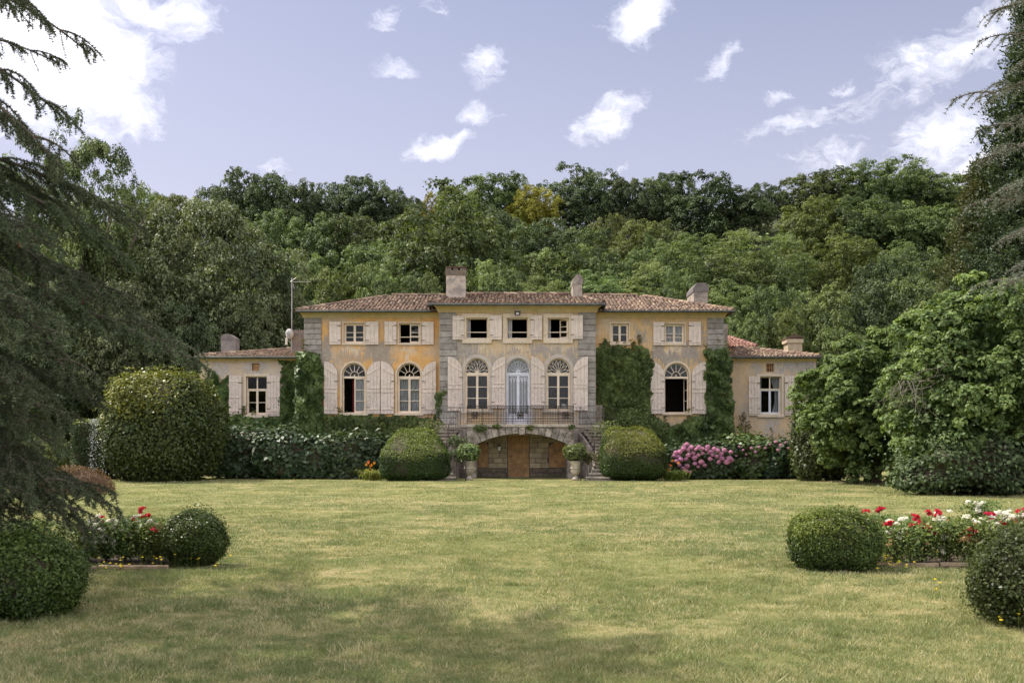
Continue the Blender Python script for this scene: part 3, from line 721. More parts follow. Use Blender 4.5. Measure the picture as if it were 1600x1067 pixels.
def rect_window(k, Y, bars=(.5,), left='shut', right='shut', rail=None, trans=None, m='sash', m2=None, rec=.16, fw=.05):
    x0, x1, z0, z1 = R(k, Y); y = Y + rec; xm = (x0+x1)/2
    mb = MB(); mb.strip(rect(x0+.003, x1-.003, z0+.003, z1-.003), rect(x0+fw, x1-fw, z0+fw, z1-fw), y, y+.09, True)
    zt = z1 - fw
    if trans:
        zt = z0 + (z1-z0)*trans; mb.box(x0+fw, x1-fw, y-.01, y+.08, zt-.035, zt+.035)
        mb.box(xm-.03, xm+.03, y+.005, y+.08, zt+.035, z1-fw)
    win = mb.build('window', M[m], house); mm = M[m2 or m]
    if trans:
        for a, b in ((x0+fw, xm-.03), (xm+.03, x1-fw)):
            g = MB(); g.box(a, b, y+.035, y+.039, zt+.035, z1-fw); g.build('pane', M['glass'], win)
        zt -= .035
    for side, a, b in ((left, x0+fw+.002, xm-.002), (right, xm+.002, x1-fw-.002)):
        if side == 'none': continue
        ang = 0 if side == 'shut' else (side if isinstance(side, (int, float)) else 0)
        casement(win, a, b, z0+fw, zt, y+.012, bars, mm, ('L' if side is left and a < xm-.1 else 'R') if ang else None, rad(ang))
    if rail:
        r = MB(); zz = Z(rail, Y); r.box(x0, x1, Y+.05, Y+.085, zz-.018, zz+.018); r.build('guard_rail', M['sash'], win)
    return win
rect_window('la', YW, (.30, .56), rail=None)
rect_window('lb', YW, (.36, .56), left=100, right='shut', rail=526.5)
rect_window('rc', YW, (.46,))
rect_window('rd', YW, (.32, .52))
rect_window('ca', YC, left='none', right='none', rail=519)
rect_window('cb', YC, (.36, .6), left='none', right=-96, rail=519)
rect_window('cc', YC, (.36, .62), left='none', right=-38, rail=519)
rect_window('ll', YL, (.48,), trans=.665)
rect_window('lr', YL, (), trans=.665, m2='sash_blue', fw=.06)

def fan(mb, x0, x1, zs, zt, y, style, w=.022):
    cx, r, h = (x0+x1)/2, (x1-x0)/2, zt-zs
    pt = lambda a, q: (cx - r*q*math.cos(a), zs + h*q*math.sin(a))
    def bar(p, q, t=w):
        d = Vector((q[0]-p[0], q[1]-p[1])); n_ = Vector((-d.y, d.x)).normalized()*t/2
        mb.prism([(p[0]-n_.x, p[1]-n_.y), (q[0]-n_.x, q[1]-n_.y), (q[0]+n_.x, q[1]+n_.y), (p[0]+n_.x, p[1]+n_.y)], y, y+.035)
    def arc(c, rr, a0, a1, n, t=w, kx=1, kz=1):
        pts = [(c[0] + rr*kx*math.cos(a0+(a1-a0)*i/n), c[1] + rr*kz*math.sin(a0+(a1-a0)*i/n)) for i in range(n+1)]
        for p, q in zip(pts[:-1], pts[1:]): bar(p, q, t)
    if style == 'spokes':
        for i in range(1, 5 if False else 6): bar(pt(math.pi*i/6, .36), pt(math.pi*i/6, 1.0), .03)
        arc((cx, zs), 1, 0, math.pi, 12, .035, r*.40, h*.40); bar((cx-.02, zs), (cx+.02, zs+.1), .05)
    elif style == 'petals':
        for i in range(1, 8): bar(pt(math.pi*i/8, .16), pt(math.pi*i/8, .55))
        for i in range(8):
            a0, a1 = math.pi*i/8, math.pi*(i+1)/8; am = (a0+a1)/2
            pts0 = [pt(a0, .55), pt(a0+.10, .78), pt(am, .99)]; pts1 = [pt(a1, .55), pt(a1-.10, .78), pt(am, .99)]
            for q in (pts0, pts1):
                bar(q[0], q[1]); bar(q[1], q[2])
        arc((cx, zs), 1, 0, math.pi, 8, .10, r*.10, h*.12)
    else:
        for i in range(1, 8): bar(pt(math.pi*i/8, .16), pt(math.pi*i/8, .93))
        for i in range(8):
            a0, a1 = math.pi*i/8, math.pi*(i+1)/8
            pts = [pt(a0+(a1-a0)*j/4, .80 + .13*(1-math.sin(math.pi*j/4))) for j in range(5)]
            for p, q in zip(pts[:-1], pts[1:]): bar(p, q)
        arc((cx, zs), 1, 0, math.pi, 8, .12, r*.12, h*.16)
def arched_window(k, Y, style, m='sash', bars=(.34, .66), left='shut', right='shut', rec=.16, fw=.06):
    x0, x1, z0, zs, zt = A(k, Y); y = Y + rec; xm = (x0+x1)/2; tr = .07
    mb = MB()
    o = arch_poly(x0+.003, x1-.003, z0+.003, zs, zt-.003); i = arch_poly(x0+fw, x1-fw, z0+fw*.8, zs, zt-fw)
    mb.strip(o, i, y, y+.09, True)
    mb.box(x0+fw, x1-fw, y-.012, y+.08, zs-.09-tr, zs-.09+tr*.5)
    fan(mb, x0+fw, x1-fw, zs-.05, zt-fw, y+.02, style)
    win = mb.build('door' if k == 'door' else 'window', M[m], house)
    g = MB(); g.prism(arch_poly(x0+fw-.01, x1-fw+.01, zs-.1, zs, zt-fw+.01), y+.035, y+.039); g.build('pane', M['glass'], win)
    ztop = zs - .09 - tr
    for side, a, b, h in ((left, x0+fw+.002, xm-.002, 'L'), (right, xm+.002, x1-fw-.002, 'R')):
        ang = 0 if side == 'shut' else side
        if k == 'door':
            c = MB(); c.strip(rect(a, b, z0+.02, ztop), rect(a+.07, b-.07, z0+.55, ztop-.06), y+.01, y+.06, True); c.box(a+.07, b-.07, y+.02, y+.05, z0+.02, z0+.55)
            for t_ in (1/3, 2/3): c.box(a+.07+(b-a-.14)*t_-.012, a+.07+(b-a-.14)*t_+.012, y+.018, y+.05, z0+.55, ztop-.06)
            n3 = (b-a-.14)/3
            for q in range(3):                       # pointed heads of the narrow lights
                xa = a+.07+n3*q; zc = ztop-.06
                for sgn in (0, 1):
                    p0 = (xa + (n3 if sgn else 0), zc-.34); p1 = (xa+n3/2, zc-.05)
                    d = Vector((p1[0]-p0[0], p1[1]-p0[1])); n_ = Vector((-d.y, d.x)).normalized()*.012
                    pl = [(p0[0]-n_.x, p0[1]-n_.y), (p1[0]-n_.x, p1[1]-n_.y), (p1[0]+n_.x, p1[1]+n_.y), (p0[0]+n_.x, p0[1]+n_.y)]
                    c.prism(pl, y+.02, y+.045)
            c.build('door_leaf', M[m], win)
            for q in range(3):
                g = MB(); g.box(a+.07+n3*q+.012, a+.07+n3*(q+1)-.012, y+.030, y+.034, z0+.55, ztop-.06); g.build('pane', M['glass'], win)
        else:
            casement(win, a, b, z0+fw*.8, ztop, y+.012, bars, M[m], h if ang else None, rad(ang))
    return win
arched_window('a', YW, 'spokes', left=96)
arched_window('b', YW, 'spokes')
arched_window('e', YW, 'spokes', left=80, right=-80)
arched_window('w1', YC, 'petals'); arched_window('w3', YC, 'petals'); arched_window('door', YC, 'door', 'sash_blue')

# --- stone surrounds and sills
def surround(kind, k, Y, w, m, proud=.03, sill=True):
    mb = MB()
    if kind == 'arch':
        x0, x1, z0, zs, zt = A(k, Y)
        mb.strip([(x0-w, z0)] + arc_top(x0-w, x1+w, zs, zt+w) + [(x1+w, z0)], [(x0-.002, z0)] + arc_top(x0-.002, x1+.002, zs, zt+.002) + [(x1+.002, z0)], Y-proud, Y+.003)
        if sill: mb.box(x0-w-.04, x1+w+.04, Y-.10, Y+.003, z0-.11, z0-.002)
    else:
        x0, x1, z0, z1 = R(k, Y)
        mb.strip(rect(x0-w, x1+w, z0-w*.5, z1+w), rect(x0-.002, x1+.002, z0-.002, z1+.002), Y-proud, Y+.003, True)
        if sill: mb.box(x0-w, x1+w, Y-.09, Y-proud-.003, z0-w*1.15, z0-.004)
    return mb.build('window_surround', M[m], house)
for k in ('ca', 'cb', 'cc'): surround('rect', k, YC, .215, 'surround', .05)
for k in ('la', 'lb', 'rd', 'rc'): surround('rect', k, YW, .075, 'surround', .03)
for k in ('ll', 'lr'): surround('rect', k, YL, .13, 'surround', .03)
for k in ('a', 'b', 'e'): surround('arch', k, YW, .10, 'surround', .04)
for k in ('w1', 'w3', 'door'): surround('arch', k, YC, .20, 'arch_stone', .05, k != 'door')
mb = MB(); mb.box(X(394, YL), X(405, YL), YL+.12, YL+.16, Z(579, YL), Z(568, YL))
for i in range(1, 3): mb.box(X(394, YL), X(405, YL), YL+.105, YL+.119, Z(568+i*3.7, YL)-.012, Z(568+i*3.7, YL)+.012)
mb.build('vent_board', M['cellar_wood'], house)
mb = MB()
for i in (1, 2, 3): xx = X(1197.5+i*2.9, YL); mb.box(xx-.025, xx+.025, YL+.06, YL+.10, Z(581, YL), Z(568, YL))
mb.box(X(1197.5, YL), X(1209, YL), YL+.05, YL+.058, Z(574.5, YL)-.02, Z(574.5, YL)+.02)
mb.build('vent_bars', M['cellar_wood'], house)

# --- shutters
def shutter(pxa, pxb, pya, pyb, Y, tall=None, nb=4, ang=0.0, off=.05):
    """tall: the side where an arched leaf stands highest; hinge lies on the other side"""
    x0, x1, z0, z1 = X(pxa, Y), X(pxb, Y), Z(pyb, Y), Z(pya, Y); W_ = x1 - x0; th = .035; y = Y - off - th
    def top(x):
        if not tall: return z1
        u = (x - x0) / W_ if tall == 'R' else (x1 - x) / W_      # 0 at the hinge, 1 at the tall edge
        u = min(1, max(0, u)); return z1 - W_*1.0*(1 - math.sqrt(max(0, 1-(1-u)**2)))
    mb = MB(); bw = W_ / nb
    for i in range(nb):
        a, b = x0 + bw*i + .005, x0 + bw*(i+1) - .005; dz = rnd.uniform(-.006, .006); dy = rnd.uniform(-.003, .003)
        n = 5 if tall else 1
        tp = [(b - (b-a)*j/n, top(b - (b-a)*j/n)) for j in range(n+1)]
        mb.prism([(a, z0+dz), (b, z0+dz)] + tp, y+dy, y+th)
    hx = x0 if tall == 'R' else x1
    if tall is None: hx = x0 if ang < 0 else x1
    fn = spin(hx, Y-off, rad(ang)); mb.xform(fn)
    s = mb.build('shutter', M['shutter'], house)
    H = z1 - z0
    def batten(za, zb=None, h=.075):
        zb = za if zb is None else zb
        q = MB(); q.prism([(x0+.02, za-h/2), (x1-.02, zb-h/2), (x1-.02, zb+h/2), (x0+.02, za+h/2)], y-.028, y-.001); q.xform(fn); q.build('batten', M['shutter'], s)
    def strap(z_):
        q = MB(); a, b = (hx-.03, hx+.16) if hx == x0 else (hx-.16, hx+.03)
        q.box(a, b, y-.036, y-.029, z_-.014, z_+.014); q.xform(fn); q.build('hinge', M['iron'], s)
    if tall:
        lo, hi = z1 - W_*.98, z1 - W_*.42
        batten(*((lo, hi) if tall == 'R' else (hi, lo)), h=.10); batten(z0+H*.42, h=.075); batten(z0+H*.49, h=.05); batten(z0+H*.09); 
        strap(z0+H*.12); strap(z0+H*.62)
    else:
        batten(z0+H*.13, h=.06); batten(z0+H*.86, h=.06)
        if H > 1.6: batten(z0+H*.47); batten(z0+H*.06, h=.04)
        strap(z0+H*.18); strap(z0+H*.82)
    return s
for a in [(515, 532.7, 502.8, 538.5, YW, None, 3, 2), (572.3, 592, 502.8, 538.5, YW, None, 3, -3), (601, 619.8, 502.5, 538.5, YW, None, 3, 2), (659.6, 678, 503, 538.5, YW, None, 3, -2),
          (1020.3, 1037.4, 503.5, 539.5, YW, None, 3, 3), (1075.8, 1095, 503, 539.5, YW, None, 3, -2),
          (707, 725, 494, 531, YC, None, 3, 5), (766, 784.2, 493, 531, YC, None, 3, -4), (829, 847, 493, 531, YC, None, 3, -5), (892.6, 910.7, 493, 530, YC, None, 3, -8)]: shutter(*a, off=.07)
for a in [(506.8, 527.8, 564.8, 646.5, YW, 'L', 4, 2), (573.5, 594.4, 564.6, 646.5, YW, 'R', 4, -2), (595.2, 616, 564.8, 646.5, YW, 'L', 4, 2), (659.5, 681.8, 565, 646.5, YW, 'R', 4, -3),
          (1015.5, 1038, 565.5, 646.5, YW, 'L', 4, 5), (1080.5, 1102.7, 565.5, 646.5, YW, 'R', 4, -3),
          (699.6, 722.4, 557.5, 642, YC, 'L', 4, 4), (768.3, 789.5, 558, 638, YC, 'R', 4, -2), (829.3, 851, 557.5, 638, YC, 'L', 4, 3), (896, 918.6, 557.5, 641, YC, 'R', 4, -5)]: shutter(*a, off=.08)
for a in [(358.5, 378, 587, 650, YL, None, 4, 3), (418.3, 438, 586.5, 650, YL, None, 4, -2), (1169, 1187, 588, 649.5, YL, None, 4, 3), (1226, 1246, 587.5, 649, YL, None, 4, -4)]: shutter(*a, off=.06)

# --- chimneys
def chimney(px0, px1, pyt, pyb, Y, depth, m, cap):
    x0, x1, zt, zb = X(px0, Y), X(px1, Y), Z(pyt, Y), Z(pyb, Y) - .9
    mb = MB(); W_ = x1 - x0; H = zt - zb
    if cap == 'notched':
        mb.box(x0, x1, Y, Y+depth, zb, zt-.42); c = mb.build('chimney', m, house)
        q = MB(); q.box(x0-.03, x1+.03, Y-.03, Y+depth+.03, zt-.42, zt-.16)
        for i in range(3):
            a = x0-.03 + (W_+.06)*i/3; q.box(a + (0 if i == 0 else .05), a + (W_+.06)/3 - (0 if i == 2 else .05), Y-.03, Y+depth+.03, zt-.16, zt-rnd.uniform(0, .05))
        q.build('chimney_cap', M['rubble'], c)
        q = MB(); q.box(x0-.05, x1+.05, Y-.05, Y+depth+.05, zt-.02, zt+.05); q.build('cap_tile', M['tile_bed'], c)
    elif cap == 'rounded':
        mb.box(x0, x1, Y, Y+depth, zb, zt-.55); c = mb.build('chimney', m, house)
        q = MB(); q.prism([(x0-.03, zt-.55), (x1+.03, zt-.55), (x1+.03, zt-.2), (x1-.08, zt), (x0+W_*.45, zt), (x0-.03, zt-.3)], Y-.03, Y+depth+.03); q.build('chimney_cap', m, c)
    elif cap == 'gable':
        mb.box(x0, x1, Y, Y+depth, zb, zt-.35); c = mb.build('chimney', m, house)
        q = MB(); q.prism([(x0-.01, zt-.35), (x1+.01, zt-.35), (x1+.01, zt-.22), (x0+W_*.62, zt), (x0+W_*.3, zt+.02), (x0-.01, zt-.12)], Y-.01, Y+depth+.01); q.build('chimney_cap', m, c)
    elif cap == 'slab':
        mb.box(x0, x1, Y, Y+depth, zb, zt-.5); c = mb.build('chimney', m, house)
        q = MB(); q.prism([(x0-.04, zt-.5), (x1+.04, zt-.5), (x1+.04, zt-.2), (x1-.12, zt), (x0+.18, zt), (x0-.04, zt-.28)], Y-.04, Y+depth+.04); q.build('chimney_cap', M['chimney_dark'] if m is not M['chimney_cream'] else m, c)
    elif cap == 'tiled':
        mb.box(x0, x1, Y, Y+depth, zb, zt-.42); c = mb.build('chimney', m, house)
        q = MB(); q.box(x0-.08, x1+.05, Y-.06, Y+depth+.06, zt-.42, zt-.20); q.build('chimney_cap', m, c)
        q = MB(); q.prism([(x0-.12, zt-.20), (x1+.05, zt-.12), (x1+.05, zt-.06), (x0+W_*.4, zt+.04), (x0-.12, zt-.14)], Y-.08, Y+depth+.08); q.build('cap_tile', M['tile_bed'], c)
    else:
        mb.box(x0, x1, Y, Y+depth, zb, zt); c = mb.build('chimney', m, house)
    return c
chimney(697, 727, 418, 468, 54.6, .75, M['chimney'], 'notched')
chimney(895, 909.5, 428.5, 468, 55.2, 1.5, M['chimney'], 'rounded')
chimney(1084, 1106, 442, 476, 55.8, 2.1, M['chimney'], 'slab')
chimney(345, 368, 522, 550, 55.4, .8, M['chimney_dark'], 'gable')
chimney(454, 476.5, 515.5, 548, 55.0, 1.6, M['chimney_dark'], 'plain')
chimney(1231, 1253.5, 524, 552, 55.4, .85, M['chimney_cream'], 'tiled')
chimney(1130.5, 1137, 506, 545, 57.5, .25, M['chimney'], 'plain')

# --- cellar front under the landing: blocks, door, niches
cellar = solid('cellar_front', M['joint'], house, (X(742, YC), cw0-.01, YC-.06, YC-.002, -.1, 2.35), (cw1+.01, X(899, YC), YC-.06, YC-.002, -.1, 2.35))
def blocks(x0, x1, z0, z1, rows, bw, m, holes=()):
    zs = np.linspace(z0, z1, rows+1)
    for r_ in range(rows):
        x = x0 - (bw*.5 if r_ % 2 else 0)
        while x < x1:
            wv_ = bw * rnd.uniform(.75, 1.3); a, b = max(x0, x), min(x1, x+wv_)
            x += wv_
            for h0, h1, h2, h3 in holes:
                if zs[r_]+.05 < h3 and zs[r_+1]-.05 > h2:
                    if a >= h0 and b <= h1: a = b
                    elif a < h0 < b: b = h0
                    elif a < h1 < b: a = h1
            if b - a < .08: continue
            q = MB(); q.bevel_box(a+.008, b-.008, YC-.095+rnd.uniform(-.008, .008), YC-.055, zs[r_]+.008, zs[r_+1]-.008, .014); q.build('stone', m, cellar)
nl, nr = (X(747, YC), X(763, YC), Z(730, YC), Z(690, YC)), (X(857.5, YC), X(890, YC), Z(730, YC), Z(690, YC))
blocks(X(742, YC), cw0-.03, Z(731, YC), 2.32, 7, .52, M['cellar_stone'], [nl]); blocks(cw1+.03, X(899, YC), Z(731, YC), 2.32, 7, .52, M['cellar_stone'], [nr])
blocks(X(742, YC), cw0-.03, -.02, Z(731, YC), 2, .34, M['rubble']); blocks(cw1+.03, X(899, YC), -.02, Z(731, YC), 2, .34, M['rubble'])
for (a, b, c, d), cx in ((nl, 1), (nr, -1)):
    q = MB(); q.prism(arch_poly(a+.02, b-.02, c, d-.35, d), YC-.075, YC-.045)
    n_ = q.build('niche_board', M['cellar_wood'], cellar)
q = MB()
for i in range(5):
    a = cw0 + (cw1-cw0)*i/5; q.box(a+.004, a+(cw1-cw0)/5-.004, YC-.05, YC-.01, .72, 2.14)
for i in range(3): q.box(cw0+.004, cw1-.004, YC-.052, YC-.012, .02+.23*i, .24+.23*i)
cd = q.build('cellar_door', M['cellar_wood'], house)
q = MB(); q.box(cw0+.12, cw0+.15, YC-.085, YC-.051, 1.0, 1.12); q.build('door_handle', M['iron'], cd)
# ------------------------------------------------------------------ horseshoe stair and landing
AX = (X(730, 49.6) + X(896, 49.6)) / 2    # middle of the balcony
stair = thing('horseshoe_staircase', 'weathered stone double staircase curving up to an arched balcony with iron railings', 'staircase', (AX, 49.5, 0))
LF, LW, LZ = 49.6, 50.75, Z(662.8, 49.7)  # landing front, wing front, landing height
bl, br = X(729, LF), X(897, LF)
wl, wr = X(681, LW), X(945, LW)
q = MB(); q.box(bl, br, LF, YC-.10, LZ-.13, LZ); q.box(wl, bl-.004, LW, YC-.10, LZ-.13, LZ-.004); q.box(br+.004, wr, LW, YC-.10, LZ-.13, LZ-.004)
q.build('landing', M['step'], stair)
# segmental arch with a thick worn band
zs_, za = Z(694, LF), Z(677, LF); ax0, ax1 = X(744, LF), X(887, LF)
n = 22; cx, hw = (ax0+ax1)/2, (ax1-ax0)/2; ri = ((za-zs_)**2 + hw**2) / (2*(za-zs_)); cz = za - ri; th = math.asin(hw/ri)
inner = [(cx + ri*math.sin(-th+2*th*i/n), cz + ri*math.cos(-th+2*th*i/n)) for i in range(n+1)]
spand = MB()
spand.strip([(x, LZ-.134) for x, z in inner], inner, LF+.14, YC-.12)
spand.build('vault', M['old_stone'], stair)
# voussoirs, each its own stone
nv = 15
for i in range(nv):
    a0, a1 = -th*1.02 + 2.04*th*i/nv, -th*1.02 + 2.04*th*(i+1)/nv; g = .003
    k_ = abs((i+.5)/nv*2-1); d = .30 + .36*k_**2; d2 = .0 if i != nv//2 else .05
    pts = [(cx + (ri-d2)*math.sin(a0+g), cz + (ri-d2)*math.cos(a0+g)), (cx + (ri-d2)*math.sin(a1-g), cz + (ri-d2)*math.cos(a1-g))]
    top = [(cx + (ri+d)*math.sin(a1-g), min(LZ-.14, cz + (ri+d)*math.cos(a1-g))), (cx + (ri+d)*math.sin(a0+g), min(LZ-.14, cz + (ri+d)*math.cos(a0+g)))]
    q = MB(); q.prism(pts + top, LF+.03+rnd.uniform(-.02, .02) - (.05 if i == nv//2 else 0), LF+.5)
    o = q.build('keystone' if i == nv//2 else 'voussoir', M['old_stone'], stair)
# piers either side of the arch
for a, b in ((bl+.02, ax0), (ax1, br-.02)):
    q = MB(); q.box(a, b, LF+.06, YC-.12, -.1, LZ-.134); q.build('pier', M['old_stone'], stair)
for a, b in ((wl+.05, bl-.006), (br+.006, wr-.05)):
    q = MB(); q.box(a, b, LW+.05, YC-.12, -.1, LZ-.134); q.build('wing_pier', M['old_stone'], stair)
NS = 15
def flight(sgn):
    ccx, ccy, r_in, wid = AX + sgn*.39, 48.85, 3.3, 1.3
    t0, t1 = rad(35), rad(-35)
    pt = lambda r, t: (ccx + sgn*r*math.cos(t), ccy + r*math.sin(t))
    rise = LZ / (NS + 1)
    for i in range(NS):
        a, b = t0 + (t1-t0)*i/NS, t0 + (t1-t0)*(i+1)/NS; z = LZ - rise*(i+1)
        q = MB()
        for r0_, r1_, z0, z1, e in ((r_in, r_in+wid, z-.062, z, .075), (r_in+.02, r_in+wid-.02, z-rise-.05, z-.063, 0)):
            q = MB(); ring = [pt(r0_, a+.012), pt(r1_, a+.012), pt(r1_, b-e/r1_*1.6), pt(r0_, b-e/r0_*1.0)]
            q.add([(x, y, z0) for x, y in ring] + [(x, y, z1) for x, y in ring], [(3, 2, 1, 0), (4, 5, 6, 7), (0, 1, 5, 4), (1, 2, 6, 5), (2, 3, 7, 6), (3, 0, 4, 7)])
            if e: tread = q
        s_ = q.build('step', M['old_stone'], stair); tread.build('tread', M['step'], s_)  # darker stone paints shade onto the risers under each nosing
    # curved side walls under the flight
    for rr, nm in ((r_in-.16, 'inner_stringer'), (r_in+wid+.005, 'outer_stringer')):
        q = MB(); m_ = 24
        for k in range(m_):
            a, b = t0 + (t1-t0)*k/m_, t0 + (t1-t0)*(k+1)/m_
            za_, zb_ = [max(.02, LZ - .42 - (LZ-.1)*kk/m_) for kk in (k, k+1)]
            p = [pt(rr, a), pt(rr+.155, a), pt(rr+.155, b), pt(rr, b)]
            q.add([(x, y, -.1) for x, y in p] + [(p[0][0], p[0][1], za_), (p[1][0], p[1][1], za_), (p[2][0], p[2][1], zb_), (p[3][0], p[3][1], zb_)],
                  [(3, 2, 1, 0), (4, 5, 6, 7), (0, 1, 5, 4), (1, 2, 6, 5), (2, 3, 7, 6), (3, 0, 4, 7)])
        q.build(nm, M['old_stone'], stair)
    q = MB(); m_ = 24; ring = [pt(r_in, t0+(t1-t0)*k/m_) for k in range(m_+1)]; ring2 = [pt(r_in+wid, t0+(t1-t0)*k/m_) for k in range(m_+1)]
    for k in range(m_):
        z = max(.0, LZ - .3 - LZ*1.0*(k+1)/m_)
        p = [ring[k], ring2[k], ring2[k+1], ring[k+1]]
        q.add([(x, y, -.1) for x, y in p] + [(x, y, z) for x, y in p], [(3, 2, 1, 0), (4, 5, 6, 7)])
    q.build('stair_core', M['old_stone'], stair)
    # iron handrails on both edges
    for rr in (r_in-.06, r_in+wid+.06):
        pth = [Vector((*pt(rr, t0+(t1-t0)*k/18), LZ + .9 - (LZ+.03)*k/18)) for k in range(19)]
        h = MB(); h.smooth = True; h.tube(pth, .012, 6); hr = h.build('handrail', M['iron'], stair)
        for k in range(0, 19, 1):
            p = pth[k]; g = MB(); g.tube([p, p - Vector((0, 0, .9))], .008 if k % 6 else .015, 5); g.build('baluster', M['iron'], hr)
    # wing railing between balcony and flight
flight(-1); flight(1)
# newel posts at the foot
for px in (727.5, 907.5):
    q = MB(); p = P(px, 745, 46.9); q.tube([(p.x, 46.9, 0), (p.x, 46.9, 1.28)], .028, 8); q.lathe([(.0, 1.28), (.05, 1.31), (.05, 1.36), (0, 1.40)], (p.x, 46.9, 0), 8); q.build('newel_post', M['iron'], stair)
# balcony railing: posts, rails and cast panels
RZ = Z(634.2, LF); ry = LF + .05; np_ = 7; pw = (br - bl - .06) / np_
rail = MB(); rail.box(bl+.03, br-.03, ry-.025, ry+.025, RZ-.03, RZ); rail.box(bl+.03, br-.03, ry-.015, ry+.015, LZ+.06, LZ+.085); rail.box(bl+.03, br-.03, ry-.012, ry+.012, RZ-.20, RZ-.18)
rl = rail.build('balcony_rail', M['iron'], stair)
for i in range(np_+1):
    q = MB(); x = bl + .03 + pw*i; q.box(x-.016, x+.016, ry-.02, ry+.02, LZ, RZ+.03); q.build('railing_post', M['iron'], stair)
def ring_pts(c, r, n=10, a0=0, a1=2*math.pi): return [(c[0]+r*math.cos(a0+(a1-a0)*i/n), 0, c[1]+r*math.sin(a0+(a1-a0)*i/n)) for i in range(n+1)]
def cast_panel(rich):
    m_ = MB(); H = RZ - .03 - (LZ+.085); w_ = pw - .03; nb = 9
    for k in range(nb):
        x = w_*(k+.5)/nb
        m_.tube([(x, 0, 0), (x, 0, H-.16)], .011, 4)
        m_.tube(ring_pts((x, H-.085), .036, 8), .013, 4, cap=False)                  # upper frieze of rings
        m_.tube([(x-.035, 0, H-.02), (x, 0, H+.06), (x+.035, 0, H-.02)], .012, 4)
        m_.tube(ring_pts((x, .20), .034, 8), .011, 4, cap=False)
        m_.tube(ring_pts((x, .52), .035, 8, .6, 5.6), .011, 4)
        m_.tube([(x-.038, 0, .30), (x, 0, .38), (x+.038, 0, .30)], .013, 4); m_.tube([(x-.038, 0, .44), (x, 0, .36), (x+.038, 0, .44)], .013, 4)
        m_.tube([(x-.038, 0, .05), (x, 0, .12), (x+.038, 0, .05)], .013, 4)
    if rich:
        c = (w_/2, H*.46)
        for r_ in (.08, .13, .18): m_.tube(ring_pts(c, r_, 12), .014, 5, cap=False)
        for k in range(8):
            a = math.pi*k/4; m_.tube([(c[0], 0, c[1]), (c[0]+.2*math.cos(a), 0, c[1]+.2*math.sin(a))], .016, 5)
        m_.prism([(c[0]-.07, c[1]-.05), (c[0]+.07, c[1]-.05), (c[0]+.09, c[1]+.08), (c[0], c[1]+.03), (c[0]-.09, c[1]+.08)], -.012, .012)
    return m_.mesh('railing_panel', Vector((0, 0, 0)), M['iron'])
plain, rich = cast_panel(False), cast_panel(True)
for i in range(np_):
    mobj('railing_panel', rich if i in (0, 3, 6) else plain, stair, loc=Vector((bl + .045 + pw*i, ry, LZ+.085)) - org(stair))
# plain bars round the landing wings
for x0_, x1_ in ((wl+.04, bl-.03), (br+.03, wr-.04)):
    q = MB(); q.box(x0_, x1_, LW+.04, LW+.06, LZ+.86, LZ+.885); q.box(x0_, x1_, LW+.04, LW+.06, LZ+.42, LZ+.435); wrail = q.build('wing_rail', M['iron_grey'], stair)
    k_ = 9
    for i in range(k_+1):
        x = x0_ + (x1_-x0_)*i/k_; q = MB(); q.tube([(x, LW+.05, LZ-.004), (x, LW+.05, LZ+.87)], .010, 5); q.build('baluster', M['iron_grey'], wrail)
# old boards closing the right end of the landing
bp = thing('board_gate', 'narrow grey weathered wooden gate standing at the right end of the balcony landing', 'gate', (X(936, 50.9), 50.9, LZ))
for i in range(3):
    q = MB(); a = X(931.5, 50.9) + i*.108; q.box(a, a+.10, 50.88, 50.91, LZ+.0, Z(632.5, 50.9) - .02*(i % 2)); q.build('plank', M['grey_wood'], bp)
for z in (.2, .75):
    q = MB(); a = X(931.5, 50.9); q.box(a, a+.31, 50.912, 50.94, LZ+z, LZ+z+.08); q.build('crosspiece', M['grey_wood'], bp)

# ------------------------------------------------------------------ things on the house
q = MB(); ly = YC-.55; lp = P(780, 700, ly)
lan = thing('wall_lantern', 'small white glazed wall lantern hanging left of the brown cellar door', 'lantern', lp)
q = MB(); q.lathe([(.02, .17), (.10, .10), (.115, .09), (.02, .2)], lp, 6); q.tube([lp+Vector((0, .0, .17)), lp+Vector((0, .0, .26)), lp+Vector((0, .42, .26))], .012, 5); q.build('lantern_cap', M['iron'], lan)
q = MB(); q.lathe([(.06, -.14), (.095, .09)], lp, 6); q.build('lantern_glass', M['white'], lan)
q = MB(); q.lathe([(.01, -.20), (.06, -.16), (.065, -.14)], lp, 6); q.build('lantern_base', M['iron'], lan)
fp = P(808.6, 489, YC-.42)
fl = thing('floodlight', 'square dark floodlight under the eaves above the central upper window', 'floodlight', fp)
q = MB(); q.box(fp.x-.13, fp.x+.13, fp.y-.06, fp.y+.06, fp.z-.13, fp.z+.10); q.build('lamp_housing', M['iron'], fl)
q = MB(); q.box(fp.x-.075, fp.x+.075, fp.y-.065, fp.y-.061, fp.z-.10, fp.z+.02); q.build('lamp_glass', M['dish'], fl)
q = MB(); q.box(fp.x-.02, fp.x+.02, fp.y+.06, YC-.30, fp.z-.02, fp.z+.02); q.box(fp.x-.16, fp.x-.13, fp.y-.02, fp.y+.02, fp.z-.06, fp.z+.12); q.box(fp.x+.13, fp.x+.16, fp.y-.02, fp.y+.02, fp.z-.06, fp.z+.12); q.build('bracket', M['iron'], fl)
dp = P(451.5, 522, 54.7)
ds = thing('satellite_dish', 'round grey satellite dish fixed beside the dark left chimney', 'satellite dish', dp)
q = MB(); q.smooth = True; q.lathe([(.0, .05), (.16, .03), (.27, -.02), (.29, -.05), (.27, -.05), (.15, .0), (.0, .02)], (0, 0, 0), 20)
rot = Matrix.Rotation(rad(100), 3, 'X') @ Matrix.Identity(3); rz2 = Matrix.Rotation(rad(-28), 3, 'Z')
